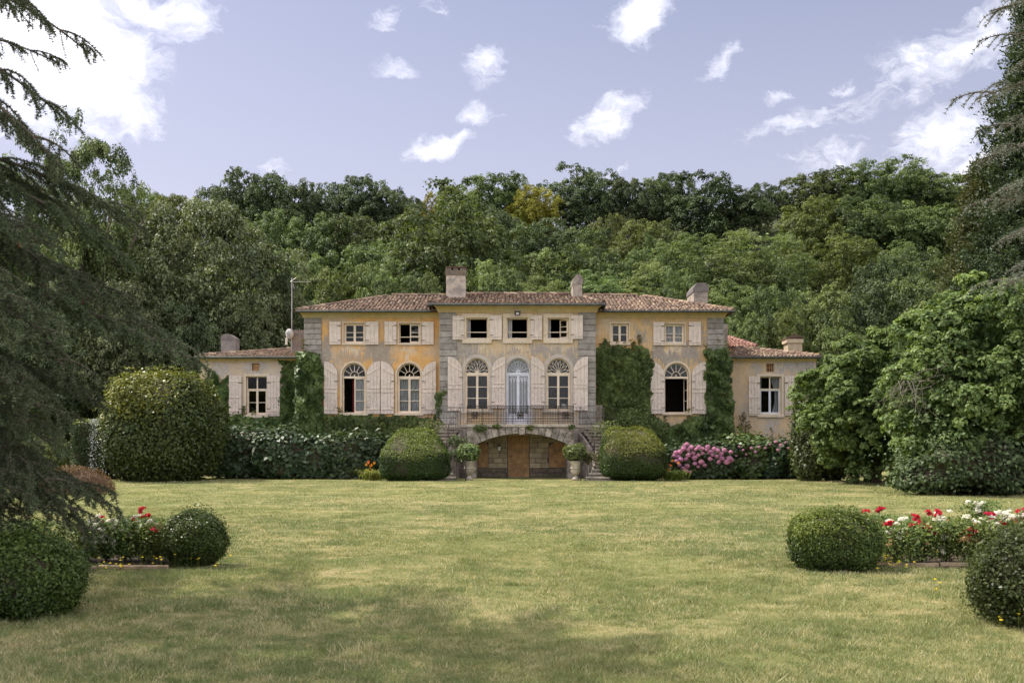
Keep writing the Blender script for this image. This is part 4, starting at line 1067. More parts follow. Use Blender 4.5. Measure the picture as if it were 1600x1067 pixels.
q.xform(lambda v: dp + rz2 @ (rot @ v)); q.build('reflector', M['dish'], ds)
q = MB(); q.tube([dp+Vector((0, .03, -.05)), dp+Vector((-.02, -.2, -.25)), dp+Vector((-.05, -.38, -.1))], .015, 5); q.tube([dp+Vector((.02, .05, 0)), dp+Vector((.25, .40, -.02))], .025, 6); q.build('dish_arm', M['alu'], ds)
q = MB(); q.box(dp.x-.11, dp.x+.0, dp.y-.42, dp.y-.32, dp.z-.62, dp.z-.25); q.tube([dp+Vector((-.05, -.37, -.25)), dp+Vector((-.05, -.37, -.1))], .012, 5); q.build('receiver', M['white'], ds)
ay = 55.0; ap = P(456, 546, ay); atop = Z(434, ay)
an = thing('roof_antenna', 'tall thin television antenna mast with a horizontal comb of rods', 'antenna', ap)
q = MB(); q.tube([(ap.x, ay, ap.z-.8), (ap.x, ay, atop)], .026, 7); q.build('mast', M['alu'], an)
az_ = Z(440.5, ay); q = MB(); q.tube([(ap.x-.10, ay, az_), (X(486, ay), ay, az_)], .014, 5)
for i in range(9):
    x = ap.x + .06 + i*.105; q.tube([(x, ay-.24+.012*i, az_), (x, ay+.24-.012*i, az_)], .007, 4)
q.tube([(ap.x-.06, ay-.1, az_+.0), (X(462, ay), ay+.05, Z(434, ay))], .010, 4); q.tube([(ap.x-.06, ay, az_), (X(461, ay), ay, Z(451, ay))], .010, 4)
for dz in (.0, .10, .20): q.tube([(ap.x+.1, ay-.3, az_-.36+dz), (ap.x+.1, ay+.3, az_-.36+dz)], .007, 4)
q.tube([(ap.x, ay, az_-.26), (ap.x+.1, ay, az_-.26)], .01, 4); q.tube([(ap.x+.1, ay, az_-.38), (ap.x+.1, ay, az_-.14)], .008, 4)
q.build('rod_comb', M['alu'], an)

def curtain(px0, px1, py0, py1, Y, label, m='curtain', gather=0.0, deep=.30, amp=.03):
    x0, x1, z0, z1 = X(px0, Y), X(px1, Y), Z(py1, Y), Z(py0, Y); n, r_ = 28, 8; vs, fs = [], []
    for j in range(r_+1):
        v = j / r_; pinch = gather * (math.sin(math.pi*min(1, v*1.1)) if gather else 0)
        for i in range(n+1):
            u = i / n; x = x0 + (x1-x0)*u*(1-pinch) if gather >= 0 else x1 - (x1-x0)*(1-u)*(1+pinch)
            vs.append((x, Y + deep + amp*math.sin(u*math.pi*2*max(2, (x1-x0)/.16)) + .008*math.sin(9*v+u*7), z0 + (z1-z0)*v))
    k = (n+1)*(r_+1); vs += [(a, b+.006, c) for a, b, c in vs]
    for j in range(r_):
        for i in range(n):
            a = j*(n+1)+i; fs += [(a, a+1, a+n+2, a+n+1), (k+a+1, k+a, k+a+n+1, k+a+n+2)]
    q = MB(); q.smooth = True; q.add(vs, fs); o = q.build('curtain', M[m])
    return tag(o, label, 'curtain')
curtain(554, 570, 588, 645, YW, 'white net curtain behind the closed half of the half open leftmost arched window')
curtain(549.5, 553, 592, 645, YW, 'narrow red curtain edge in the half open leftmost arched window', 'red_cloth')
curtain(623, 638, 588, 645, YW, 'white curtain in the left half of the closed arched window nearest the left stair')
curtain(640, 656, 588, 645, YW, 'white curtain in the right half of the closed arched window nearest the left stair')
curtain(1040, 1053, 507, 537, YW, 'pale curtain in the left half of the upper window above the open arched one')
curtain(1055.5, 1069, 507, 537, YW, 'pale curtain in the right half of the upper window above the open arched one')
curtain(729.5, 735, 498, 529, YC, 'pale curtain gathered at the left of the upper window beside the tall chimney')
curtain(793, 800, 498, 529, YC, 'pale curtain gathered at the left of the central upper window under the floodlight')
curtain(856, 861, 498, 529, YC, 'pale curtain gathered at the left of the upper window with one casement ajar')
curtain(791, 828, 560.5, 662, YC, 'bluish white lace curtain behind the glazed arched balcony door', deep=.235, amp=.010)
curtain(1207, 1219.5, 589, 647, YL, 'white curtain tied back at the right of the low right wing window', gather=-.45)
curtain(1188, 1192, 589, 647, YL, 'narrow white curtain at the left of the low right wing window')
lp = P(881, 640, YC+.75)
tl = thing('table_lamp', 'cream shaded table lamp standing behind the arched window right of the balcony door', 'lamp', lp)
q = MB(); q.lathe([(.25, .0), (.13, .30)], lp, 18); q.build('lamp_shade', M['lampshade'], tl)
q = MB(); q.lathe([(.09, -.42), (.10, -.40), (.03, -.34), (.05, -.2), (.025, -.05), (.02, .04)], lp, 12); q.build('lamp_base', M['urn'], tl)
q = MB(); q.box(lp.x-.5, lp.x+.5, lp.y-.25, lp.y+.35, lp.z-.47, lp.z-.42)
tb = thing('side_table', 'dark side table carrying the lamp inside the arched window right of the balcony door', 'table', (lp.x, lp.y, 2.62))
q.v = q.v; q.build('table_top', M['dark_floor'], tb)
for a in (-.42, .42):
    for b in (-.2, .3):
        q = MB(); q.box(lp.x+a-.03, lp.x+a+.03, lp.y+b-.03, lp.y+b+.03, 2.62, lp.z-.47); q.build('leg', M['dark_floor'], tb)
# ------------------------------------------------------------------ foliage builders
def dirs(n, r):
    i = np.arange(n) + .5; ph = np.arccos(1 - 2*i/n); th = math.pi*(1+5**.5)*i + r.random()*6
    return np.stack([np.cos(th)*np.sin(ph), np.sin(th)*np.sin(ph), np.cos(ph)], 1)
def crown_mesh(name, m, seed, nb=44, nt=13, nl=34, leaf=.055, bough=.30, tuft=.10, flat=.75, spread=.70, point=0.0, ragged=.13, low=-.75, up=.55, rnd_=.32):
    """unit crown: boughs round a hollow middle, each of many small domes of leaves with gaps between them"""
    r = np.random.default_rng(seed); d = dirs(int(nb*1.25), r); d = d[d[:, 2] > low][:nb*2]
    d = nrmz(d + r.normal(scale=.14, size=d.shape)); n = len(d)
    rad_ = spread + r.normal(scale=ragged, size=n); c = d * rad_[:, None]
    c[:, 2] += point * np.maximum(0, c[:, 2])
    br = bough * (0.65 + .65*r.random(n))
    td = nrmz(r.normal(size=(n, nt, 3)).reshape(-1, 3)).reshape(n, nt, 3) + d[:, None]*.8 + np.array([0, 0, .45]); td /= np.linalg.norm(td, axis=2, keepdims=True)
    tc = c[:, None] + td * br[:, None, None] * (0.6 + .5*r.random((n, nt, 1)))
    tcf = tc.reshape(-1, 3); tdf = td.reshape(-1, 3); k = len(tcf)
    ax = nrmz(tdf*.7 + np.array([0, 0, .75]))                                   # each dome faces up and outwards
    q = r.normal(size=(k, nl, 3)); q /= np.linalg.norm(q, axis=2, keepdims=True)
    q += ax[:, None]*.85; q /= np.linalg.norm(q, axis=2, keepdims=True)
    ts = tuft*(.6+.75*r.random((k, 1, 1)))
    off = q * ts * (.62+.45*r.random((k, nl, 1))) * np.array([1, 1, flat])
    p = (tcf[:, None] + off).reshape(-1, 3)
    nr = q.reshape(-1, 3) + np.array([0, 0, up]) + r.normal(scale=rnd_, size=(k*nl, 3))
    bt = np.repeat(.48 + r.normal(scale=.13, size=n), nt*nl) + np.repeat(r.normal(scale=.12, size=k), nl) + r.normal(scale=.13, size=k*nl)
    parts = [leaves(p, nr, leaf*(.7+.6*r.random(k*nl)), r, .62, tint=np.clip(bt, 0, 1))]
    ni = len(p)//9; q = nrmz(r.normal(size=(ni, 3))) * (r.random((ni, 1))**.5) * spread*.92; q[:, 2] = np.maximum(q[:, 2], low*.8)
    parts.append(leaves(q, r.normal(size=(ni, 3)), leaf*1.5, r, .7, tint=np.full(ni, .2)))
    v, f, t = join(parts)
    return np_mesh(name, v, f, m, t)
def trunk_mesh(name, seed, m, limbs=6):
    r = random.Random(seed); q = MB(); q.smooth = True
    pts = [Vector((r.gauss(0, .012)*i, r.gauss(0, .012)*i, -.04 + i*.17)) for i in range(6)]
    q.tube(pts, .034, 9, .012)
    q.lathe([(.055, -.05), (.043, .0), (.034, .06)], (0, 0, 0), 9)
    for i in range(limbs):
        a = i*2.4 + r.random(); b = pts[2+i % 3]; L = r.uniform(.12, .20)
        q.tube([b, b + Vector((math.cos(a)*L*.4, math.sin(a)*L*.4, .10)), b + Vector((math.cos(a)*L, math.sin(a)*L, .22+r.random()*.12))], .014, 6, .004)
    return q.mesh(name, m=m)
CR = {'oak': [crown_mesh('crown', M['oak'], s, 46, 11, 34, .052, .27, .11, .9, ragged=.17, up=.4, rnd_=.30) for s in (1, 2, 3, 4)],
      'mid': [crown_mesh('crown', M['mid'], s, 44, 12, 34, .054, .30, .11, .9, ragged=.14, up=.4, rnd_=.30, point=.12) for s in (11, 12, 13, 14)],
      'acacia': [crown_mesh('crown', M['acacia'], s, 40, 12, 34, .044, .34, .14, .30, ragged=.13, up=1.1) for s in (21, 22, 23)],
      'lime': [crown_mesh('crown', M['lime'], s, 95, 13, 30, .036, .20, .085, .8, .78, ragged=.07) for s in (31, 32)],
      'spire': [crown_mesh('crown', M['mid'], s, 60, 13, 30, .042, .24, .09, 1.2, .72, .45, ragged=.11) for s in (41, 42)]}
for k, mm in (('gold', 'gold'), ('yellowgreen', 'yellowgreen')):
    CR[k] = []
    for me in CR['oak' if k == 'gold' else 'mid'][:2]:
        c = me.copy(); c.materials.clear(); c.materials.append(M[mm]); CR[k].append(c)
TR = [trunk_mesh('trunk', s, M['bark']) for s in (1, 2, 3)]
def tree(px, py, wpx, Y, kind, label, group='trees on the wooded hill', base=None, squash=None):
    x, zt, rx = X(px, Y), Z(py, Y), wpx/2/F*Y/.93
    zb = float(hill_z(x, Y)) if base is None else base
    H = zt - zb; rz = min(max(H*.46, rx*.8), rx*1.75) if squash is None else squash*H
    t = thing('tree', label, 'tree', (x, Y, zb), group)
    seed = rnd.random()*6.28
    tr = mobj('trunk', rnd.choice(TR), t); tr.scale = (max(4, H)*.9, max(4, H)*.9, max(.5, H - rz*.9)/.85); tr.rotation_euler.z = seed
    c = mobj('crown', rnd.choice(CR[kind]), t, loc=Vector((0, 0, H - rz*.97))); c.scale = (rx, rx*rnd.uniform(.85, 1.05), rz); c.rotation_euler.z = seed
    return t
def T(*a, **k): return tree(*a, **k)
RIDGE = [
 (232, 306, 80, 150, 'mid', 'low pale green tree in the skyline dip, left of the dark ridge trees'),
 (285, 312, 95, 146, 'yellowgreen', 'light green tree in the skyline dip touching the dark ridge trees'),
 (345, 288, 85, 152, 'oak', 'dark ragged tree at the left end of the left skyline clump'),
 (390, 270, 100, 150, 'oak', 'tall dark tree with twiggy tips at the left skyline clump'),
 (432, 271, 90, 148, 'oak', 'dark dense tree forming the peak of the left skyline clump'),
 (478, 290, 90, 147, 'oak', 'dark tree sloping down right from the left skyline peak'),
 (528, 290, 80, 153, 'oak', 'thin dark tree with sky showing through, between two skyline peaks'),
 (570, 276, 90, 150, 'oak', 'dark upright tree peak above the left end of the roof ridge'),
 (608, 296, 80, 148, 'oak', 'dark tree falling away right of the second skyline peak'),
 (640, 314, 60, 152, 'mid', 'small grey green tree in the skyline notch left of the golden one'),
 (682, 304, 48, 149, 'gold', 'small golden yellow tree on the skyline above the tall chimney'),
 (716, 296, 70, 147, 'mid', 'rounded green tree just right of the small golden tree'),
 (765, 280, 105, 150, 'mid', 'broad green tree crowning the skyline right of the tall chimney'),
 (808, 290, 70, 153, 'oak', 'dark tree on the skyline between green dome and large golden tree'),
 (836, 294, 76, 146, 'gold', 'large golden yellow tree near the skyline above the balcony door'),
 (806, 330, 40, 144, 'gold', 'golden bushy crown low at the left foot of the large golden tree'),
 (895, 268, 100, 150, 'oak', 'dark bumpy tree on the skyline right of the large golden tree'),
 (940, 274, 80, 149, 'oak', 'dark tree with two pointed tips above the narrow chimney'),
 (985, 282, 80, 148, 'oak', 'dark rounded tree on the skyline right of the narrow chimney'),
 (1020, 285, 70, 152, 'mid', 'mid green tree with yellowish tips on the central skyline'),
 (1052, 271, 70, 154, 'oak', 'flat topped dark tree standing tallest behind the round ridge crown'),
 (1105, 281, 150, 146, 'oak', 'very broad rounded tree dominating the skyline above the right chimney'),
 (1165, 300, 80, 145, 'oak', 'dark shaded tree tucked against the very broad rounded tree'),
 (1200, 290, 66, 150, 'oak', 'dark tree with pointed tip on the skyline right of the broad tree'),
 (1262, 278, 90, 150, 'mid', 'grey green tree where the right skyline starts to climb'),
 (1316, 272, 90, 151, 'mid', 'grey green rounded tree on the climbing right skyline'),
 (1366, 262, 90, 149, 'mid', 'leafy green tree near the top of the right skyline'),
 (1418, 258, 80, 150, 'mid', 'tallest pointed green tree on the right skyline'),
 (1462, 276, 90, 148, 'mid', 'light green tree on the skyline left of the bronzed conifer'),
 (1515, 282, 110, 150, 'mid', 'green skyline tree showing behind the bronzed conifer')]
MIDDLE = [
 (432, 336, 90, 120, 'mid', 'pointed mid green tree rising behind the big leafy tree beside the mast'),
 (500, 345, 100, 118, 'mid', 'bright green tree below the left skyline clump, above the mast rods'),
 (560, 344, 110, 120, 'mid', 'rounded light green tree below the second skyline peak'),
 (610, 380, 90, 112, 'mid', 'green tree half hidden left of the large tree behind the tall chimney'),
 (705, 326, 215, 92, 'mid', 'largest round grey green tree directly behind the tall chimney'),
 (775, 330, 80, 125, 'oak', 'dark tree below the skyline dome right of the largest round tree'),
 (850, 345, 110, 118, 'oak', 'dark green tree directly below the large golden tree'),
 (905, 362, 90, 116, 'mid', 'grey green tree above the narrow chimney, under the dark ridge trees'),
 (945, 345, 60, 122, 'yellowgreen', 'olive gold leaved tree right of and above the narrow chimney'),
 (995, 352, 90, 114, 'yellowgreen', 'bright fresh green tree in mid slope below the central skyline'),
 (1040, 366, 90, 112, 'mid', 'green tree on mid slope left of the feathery feathery trees'),
 (1275, 318, 110, 125, 'yellowgreen', 'yellow green tree on the upper right slope with dark boughs below'),
 (1345, 322, 110, 122, 'mid', 'dark green tree in the upper right slope beside the yellow green one'),
 (1405, 322, 110, 120, 'mid', 'soft green tree on the upper right slope under the tallest tip'),
 (1465, 330, 110, 118, 'mid', 'green tree on the upper right slope next to the bronzed conifer'),
 (480, 402, 100, 100, 'mid', 'dark green tree on the lower slope just right of the mast'),
 (575, 398, 110, 100, 'mid', 'mid green tree on the lower slope above the left roof hip'),
 (640, 420, 100, 92, 'acacia', 'pale feathery tree low at the left foot of the largest round tree'),
 (868, 395, 110, 100, 'mid', 'dense green tree behind and left of the narrow chimney'),
 (945, 398, 100, 98, 'mid', 'dense green tree just right of the narrow chimney'),
 (1008, 396, 90, 96, 'mid', 'dark green tree on the lower slope between narrow and right chimneys'),
 (1075, 372, 120, 100, 'acacia', 'feathery tree on the slope left of the right chimney'),
 (1150, 374, 120, 100, 'acacia', 'feathery light green tree spreading above the right chimney'),
 (1222, 380, 110, 100, 'acacia', 'feathery tree furthest up the slope right of the right chimney'),
 (1320, 378, 130, 102, 'yellowgreen', 'rounded tree with yellow flowering tips on the right slope'),
 (1405, 385, 60, 104, 'acacia', 'small pale feathery tree between the yellow tipped tree and dark right slope'),
 (1440, 395, 110, 96, 'mid', 'dark bushy tree on the right slope below the bronzed conifer'),
 (1385, 405, 100, 94, 'oak', 'dark tree in mid slope right of the yellow tipped tree')]
LOWER = [
 (525, 428, 110, 82, 'yellowgreen', 'low yellow green tree behind the left roof hip beside the mast'),
 (598, 430, 90, 80, 'mid', 'dark low tree behind the left roof slope'),
 (660, 435, 80, 79, 'mid', 'low green tree touching the left side of the tall chimney'),
 (770, 420, 120, 80, 'mid', 'low shaded tree behind the roof between tall and narrow chimneys'),
 (850, 440, 90, 78, 'acacia', 'low pale tree behind the roof just left of the narrow chimney'),
 (935, 425, 110, 82, 'acacia', 'low pale green tree behind the roof right of the narrow chimney'),
 (1010, 425, 120, 82, 'acacia', 'low feathery tree behind the right roof, between two chimneys'),
 (1060, 440, 70, 78, 'mid', 'low dark tree touching the left side of the right chimney'),
 (1140, 450, 100, 80, 'acacia', 'pale leafy tree just right of the right chimney'),
 (1205, 455, 100, 80, 'mid', 'green tree above the low right wing roof'),
 (1170, 500, 80, 72, 'mid', 'rounded pale bush tree beside the right main corner above the low wing'),
 (1222, 492, 80, 73, 'yellowgreen', 'pale silvery bush tree left of the cream chimney'),
 (1288, 458, 110, 82, 'mid', 'rounded green tree above the cream chimney'),
 (1360, 440, 120, 84, 'oak', 'dark tree with broad crown on the slope right of the cream chimney'),
 (1430, 450, 120, 82, 'mid', 'shaded green tree behind the big leafy trees at the right'),
 (1310, 520, 110, 72, 'mid', 'greyish bush tree just right of the cream chimney'),
 (1500, 430, 130, 86, 'oak', 'dark tree between the big leafy trees and the dark right conifer'),
 (1580, 400, 150, 90, 'oak', 'dark tree behind the dark right conifer trunk')]
for row in RIDGE + MIDDLE + LOWER: T(*row)
LEFT = [
 (335, 318, 230, 66, 'lime', 'huge round leafy tree filling the space left of the mast'),
 (228, 330, 150, 69, 'lime', 'round leafy tree between the spired tree and the huge leafy tree'),
 (148, 256, 150, 62, 'spire', 'tall dark tree with two pointed spires left of the leafy trees'),
 (90, 268, 100, 64, 'spire', 'tall narrow tree behind the cedar boughs left of the two spires'),
 (20, 300, 150, 66, 'spire', 'dark tall tree mostly hidden behind the cedar'),
 (200, 440, 150, 60, 'lime', 'leafy tree with pale sprays in front of the leafy trees'),
 (290, 470, 130, 61, 'lime', 'shaded tree behind the left low wing chimney'),
 (385, 475, 120, 63, 'lime', 'shaded leafy tree between the two left chimneys'),
 (440, 440, 100, 67, 'lime', 'dark leafy tree directly behind the antenna mast'),
 (100, 440, 150, 60, 'lime', 'dark leafy tree behind the low cedar boughs'),
 (10, 470, 160, 60, 'oak', 'dark tree behind the cedar near the garden hedge'),
 (250, 560, 150, 60, 'oak', 'dark shrubby tree behind the great clipped bush'),
 (60, 570, 150, 58, 'oak', 'dark shrubby tree behind the square garden hedge')]
for row in LEFT: T(*row, group='trees beside the left wing', base=0.0)
# undergrowth that closes the gaps between the trunks; nobody could count it
def undergrowth():
    r = np.random.default_rng(77); n = 5200
    y = 66 + 92*r.random(n)**1.2; x = (r.random(n)-.5)*1.35*y
    z = hill_z(x, y); hgt = 1.0 + 2.6*r.random(n); c = np.stack([x, y, z + hgt*.45], 1)
    k = 12; p = np.repeat(c, k, 0) + r.normal(size=(n*k, 3))*np.array([.75, .75, 1])*np.repeat(np.stack([np.full(n, 1), np.full(n, 1), hgt*.4], 1), k, 0)
    v, f, t = leaves(p, r.normal(size=(n*k, 3))*.6 + np.array([0, -.2, .8]), .62*(.6+.7*r.random(n*k)), r, .6)
    mobj('undergrowth', np_mesh('undergrowth', v, f, M['mid'], t), kind='stuff')
undergrowth()

# ------------------------------------------------------------------ clipped bushes
def blob(nu=26, k=.0, sx=1, sy=1, sz=1, fn=None, seed=0, lump=.03, ls=3.0):
    """rounded box surface (k=1 sphere, k=0 cube) as numpy vertices and faces"""
    u = np.linspace(-1, 1, nu); g = np.stack(np.meshgrid(u, u), -1).reshape(-1, 2); o = np.ones(len(g)); vs, fs, b = [], [], 0
    i = np.arange((nu-1)**2); rr, cc = i//(nu-1), i % (nu-1); a = rr*nu+cc; f = np.stack([a, a+1, a+nu+1, a+nu], 1)
    for ax, s in ((0, 1), (0, -1), (1, 1), (1, -1), (2, 1), (2, -1)):
        v = np.empty((len(g), 3)); v[:, ax] = o*s; v[:, (ax+1) % 3] = g[:, 0]*s; v[:, (ax+2) % 3] = g[:, 1]
        vs.append(v); fs.append(f+b); b += len(v)
    v = np.concatenate(vs); f = np.concatenate(fs)
    p = 2 + 6*(1-k); nv = v / (np.sum(np.abs(v)**p, 1)**(1/p))[:, None]
    nv = nv * (1 + lump*lumps(nv, ls, seed)[:, None])
    nv = nv * np.array([sx, sy, sz])
    if fn: nv = fn(nv)
    return nv, f
def sample(v, f, n, r):
    a, b, c, d = v[f[:, 0]], v[f[:, 1]], v[f[:, 2]], v[f[:, 3]]
    nn = np.cross(c-a, d-b); ar = np.linalg.norm(nn, axis=1); ce = v.mean(0)
    sgn = np.sign(np.sum(nn*((a+c)/2-ce), 1)); nn = nn*sgn[:, None]/np.maximum(ar, 1e-9)[:, None]
    i = r.choice(len(f), n, p=ar/ar.sum()); s, t = r.random((n, 1)), r.random((n, 1))
    return (a[i]*(1-s)+b[i]*s)*(1-t) + (d[i]*(1-s)+c[i]*s)*t, nn[i]
def bush(name, label, cat, loc, v, f, n, leaf, m, group=None, rough=.03, seed=1, up=.35, core=.92, fuzz=.6, core_m='twig', tips=0, asp=.6, loose=0.0, m2=None, n2=0, pick=None):
    """a bush as a thing: solid inner core that blocks light, and its foliage"""
    r = np.random.default_rng(seed); t = thing(name, label, cat, loc, group)
    ce = v.mean(0); cv = ce + (v-ce)*core; cv[:, 2] = np.maximum(cv[:, 2], 0.0)
    c = mobj('blocking_core', np_mesh('blocking_core', cv, f, M[core_m]), t)  # solid dark core in place of twigs, added to block light
    p, nn = sample(v, f, n, r); keep = p[:, 2] > .01
    sz_ = max(.4, float(np.ptp(v[:, 0])))
    keep &= r.random(n) > .72*np.clip(lumps(p, 14/sz_, seed+7)*1.3 + .6*lumps(p, 34/sz_, seed+8) - .35, 0, 1)       # thin patches that show the dark core
    p, nn = p[keep], nn[keep]; n = len(p)
    p = p + nn*(.022*sz_**.5*lumps(p, 22/sz_, seed+6))[:, None]
    p = p - nn*np.abs(r.normal(scale=rough, size=(n, 1))) + nn*rough*.4 + r.normal(scale=rough*.4, size=(n, 3))
    if loose:
        out = r.random((n, 1)) < .12; p = p + nn*out*r.random((n, 1))*loose + np.array([0, 0, 1])*out*r.random((n, 1))*loose*.6
    nr = nn + np.array([0, 0, up]) + r.normal(scale=fuzz, size=(n, 3))
    tn = np.clip(.5 + .22*lumps(p, 6.0/max(.3, np.ptp(v[:, 0])), seed+5) + r.normal(scale=.22, size=n), 0, 1)
    L = leaves(p, nr, leaf*(.65+.7*r.random(n)), r, asp, tint=tn)
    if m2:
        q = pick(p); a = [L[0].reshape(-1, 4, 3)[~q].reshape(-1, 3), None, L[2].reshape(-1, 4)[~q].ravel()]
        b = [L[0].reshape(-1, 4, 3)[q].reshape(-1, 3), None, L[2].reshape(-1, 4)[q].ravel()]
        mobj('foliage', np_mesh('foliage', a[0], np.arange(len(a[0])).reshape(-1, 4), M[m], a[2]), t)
        mobj('sunlit_foliage', np_mesh('sunlit_foliage', b[0], np.arange(len(b[0])).reshape(-1, 4), M[m2], b[2]), t)  # leaves on the sun side, lit by their paler colour
    else: mobj('foliage', np_mesh('foliage', *L[:2], M[m], L[2]), t)
    return t
def ball(px0, px1, pyt, pyb, name, label, cat, n, leaf, m, k=.85, deep=None, seed=1, Y=None, group=None, **kw):
    g = G((px0+px1)/2, pyb) if Y is None else Vector((X((px0+px1)/2, Y), Y, 0)); Yq = g.y
    sx = (px1-px0)/2/F*Yq*.90; H = Z(pyt, Yq)*.95; sy = sx*.95 if deep is None else deep
    def fn(v):
        v = v.copy(); v[:, 2] += H/2*.96; return v
    v, f = blob(26, k, sx, sy, H/2*1.03, fn, seed, kw.pop('lump', .03), kw.pop('ls', 3.0))
    return bush(name, label, cat, (g.x, Yq + sy*.35, 0), v, f, n, leaf, M and m, group, seed=seed, **kw)
ball(243, 353, 797, 884, 'box_bush', 'round clipped box ball at the right end of the left rose bed', 'bush', 30000, .030, 'box', 1.0, seed=3, rough=.03, lump=.035, ls=5, loose=.09)
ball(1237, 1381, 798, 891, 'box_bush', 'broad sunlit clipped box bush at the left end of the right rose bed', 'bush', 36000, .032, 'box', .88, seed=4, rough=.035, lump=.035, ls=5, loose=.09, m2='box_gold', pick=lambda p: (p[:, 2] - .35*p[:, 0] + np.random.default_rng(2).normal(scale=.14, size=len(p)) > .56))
ball(-60, 112, 836, 966, 'box_bush', 'shaggy dark box bush under the low cedar boughs, nearest the camera', 'bush', 40000, .034, 'box', .92, seed=5, rough=.08, lump=.08, ls=5, loose=.10)
ball(1538, 1760, 832, 978, 'shaggy_bush', 'shaggy bush with yellow flowers at its foot, right of the roses', 'bush', 44000, .034, 'privet', .95, seed=6, rough=.09, lump=.09, ls=5, loose=.14)
# great clipped bush left of the house
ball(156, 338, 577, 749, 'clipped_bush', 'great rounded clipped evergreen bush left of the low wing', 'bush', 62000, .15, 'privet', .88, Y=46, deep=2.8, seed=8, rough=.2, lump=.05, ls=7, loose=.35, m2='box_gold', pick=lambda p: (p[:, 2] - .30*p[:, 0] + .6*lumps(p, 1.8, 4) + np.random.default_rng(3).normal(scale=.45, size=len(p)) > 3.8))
# topiary blocks flanking the stairs
def slope_fn(H, sy, drop, lean):
    def fn(v):
        v = v.copy(); u = np.clip((v[:, 2]/H + .5), 0, 1); fr = np.clip((v[:, 1]/sy + 1)/2, 0, 1)
        v[:, 2] = v[:, 2] + H/2; v[:, 2] -= drop*u*(1-fr); s = 1 - lean*u*fr; v[:, 0] *= s; return v
    return fn
def topiary(px0, px1, pyt, pyb, Y, label, k, drop, lean, seed, shift=0):
    sx, sy, H = (px1-px0)/2/F*Y, 1.55, Z(pyt, Y+2.2); fn0 = slope_fn(H, sy, drop, lean)
    def fn(v):
        v = fn0(v); v[:, 0] += shift*np.clip(v[:, 2]/H, 0, 1)**2*np.clip((v[:, 1]/sy+1)/2, 0, 1); return v
    v, f = blob(30, k, sx, sy, H/2, fn, seed, .025, 4)
    return bush('topiary_bush', label, 'bush', (X((px0+px1)/2, Y), Y+1.0, 0), v, f, 42000, .065, 'box_shaded', seed=seed, rough=.05, up=.5,
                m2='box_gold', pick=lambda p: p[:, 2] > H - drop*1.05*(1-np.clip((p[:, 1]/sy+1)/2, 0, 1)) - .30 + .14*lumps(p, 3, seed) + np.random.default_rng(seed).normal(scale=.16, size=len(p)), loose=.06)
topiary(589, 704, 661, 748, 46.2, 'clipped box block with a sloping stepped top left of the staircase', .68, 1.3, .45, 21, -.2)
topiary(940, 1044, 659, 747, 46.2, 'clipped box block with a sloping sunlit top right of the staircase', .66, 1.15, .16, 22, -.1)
# square hedge, garden shrubs at far left
def hedge(px0, px1, pyt, Y, deep, label, seed, n, m='privet', leaf=.10):
    sx, H = (px1-px0)/2/F*Y, Z(pyt, Y)
    v, f = blob(24, .05, sx, deep, H/2, lambda q: q + np.array([0, 0, H/2]), seed, .015, 4)
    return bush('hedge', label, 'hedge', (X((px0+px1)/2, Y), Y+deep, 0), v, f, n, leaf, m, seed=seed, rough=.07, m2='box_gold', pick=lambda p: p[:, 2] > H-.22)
hedge(108, 166, 656, 48, 1.2, 'square clipped hedge with bright top behind the water spray', 31, 16000)
hedge(-60, 60, 640, 55, 1.2, 'dark clipped garden hedge behind the cedar boughs', 32, 14000)
ball(15, 92, 682, 745, 'garden_shrub', 'yellow green garden shrub seen between cedar boughs', 'bush', 9000, .13, 'yellowgreen', .9, Y=44, seed=33, rough=.2, loose=.4)
ball(-60, 30, 690, 760, 'garden_shrub', 'green garden shrub at the far left behind the cedar', 'bush', 9000, .13, 'mid', .9, Y=42, seed=34, rough=.2, loose=.4)
def jmaple():
    g = G(118, 771); r = np.random.default_rng(41)
    t = thing('red_maple', 'low weeping red leaved maple beside the water spray', 'shrub', (g.x, g.y, 0))
    n = 15000; d = nrmz(r.normal(size=(n, 3))); d[:, 2] = np.abs(d[:, 2]); p = d*np.array([1.3, 1.0, .86])*(.60+.40*r.random((n, 1)))
    p *= 1 + .16*lumps(p, 6, 3)[:, None]; tip = np.stack([d[:, 0], d[:, 1], -.8*np.ones(n)], 1) + r.normal(scale=.3, size=(n, 3))
    v, f, tt = leaves(p + np.array([0, 0, .02]), d+r.normal(scale=.35, size=(n, 3)), .085*(.6+.6*r.random(n)), r, .35, tip)
    keep = v.reshape(-1, 4, 3)[:, :, 2].min(1) > 0; v = v.reshape(-1, 4, 3)[keep].reshape(-1, 3); tt = tt.reshape(-1, 4)[keep].ravel()
    mobj('foliage', np_mesh('foliage', v, np.arange(len(v)).reshape(-1, 4), M['jmaple'], tt), t)
    q = MB(); q.smooth = True; q.tube([(0, 0, -.02), (.03, .02, .25), (-.02, 0, .5)], .05, 7, .03)
    for i in range(6): a = i*1.05; q.tube([(0, 0, .4), (.35*math.cos(a), .3*math.sin(a), .66), (.75*math.cos(a), .6*math.sin(a), .5)], .02, 5, .008)
    q.build('stem', M['bark'], t).location = (0, 0, 0)
    for o in t.children:
        if o.name.startswith('stem'):
            o.data.transform(Matrix.Translation(org(t)))
jmaple()
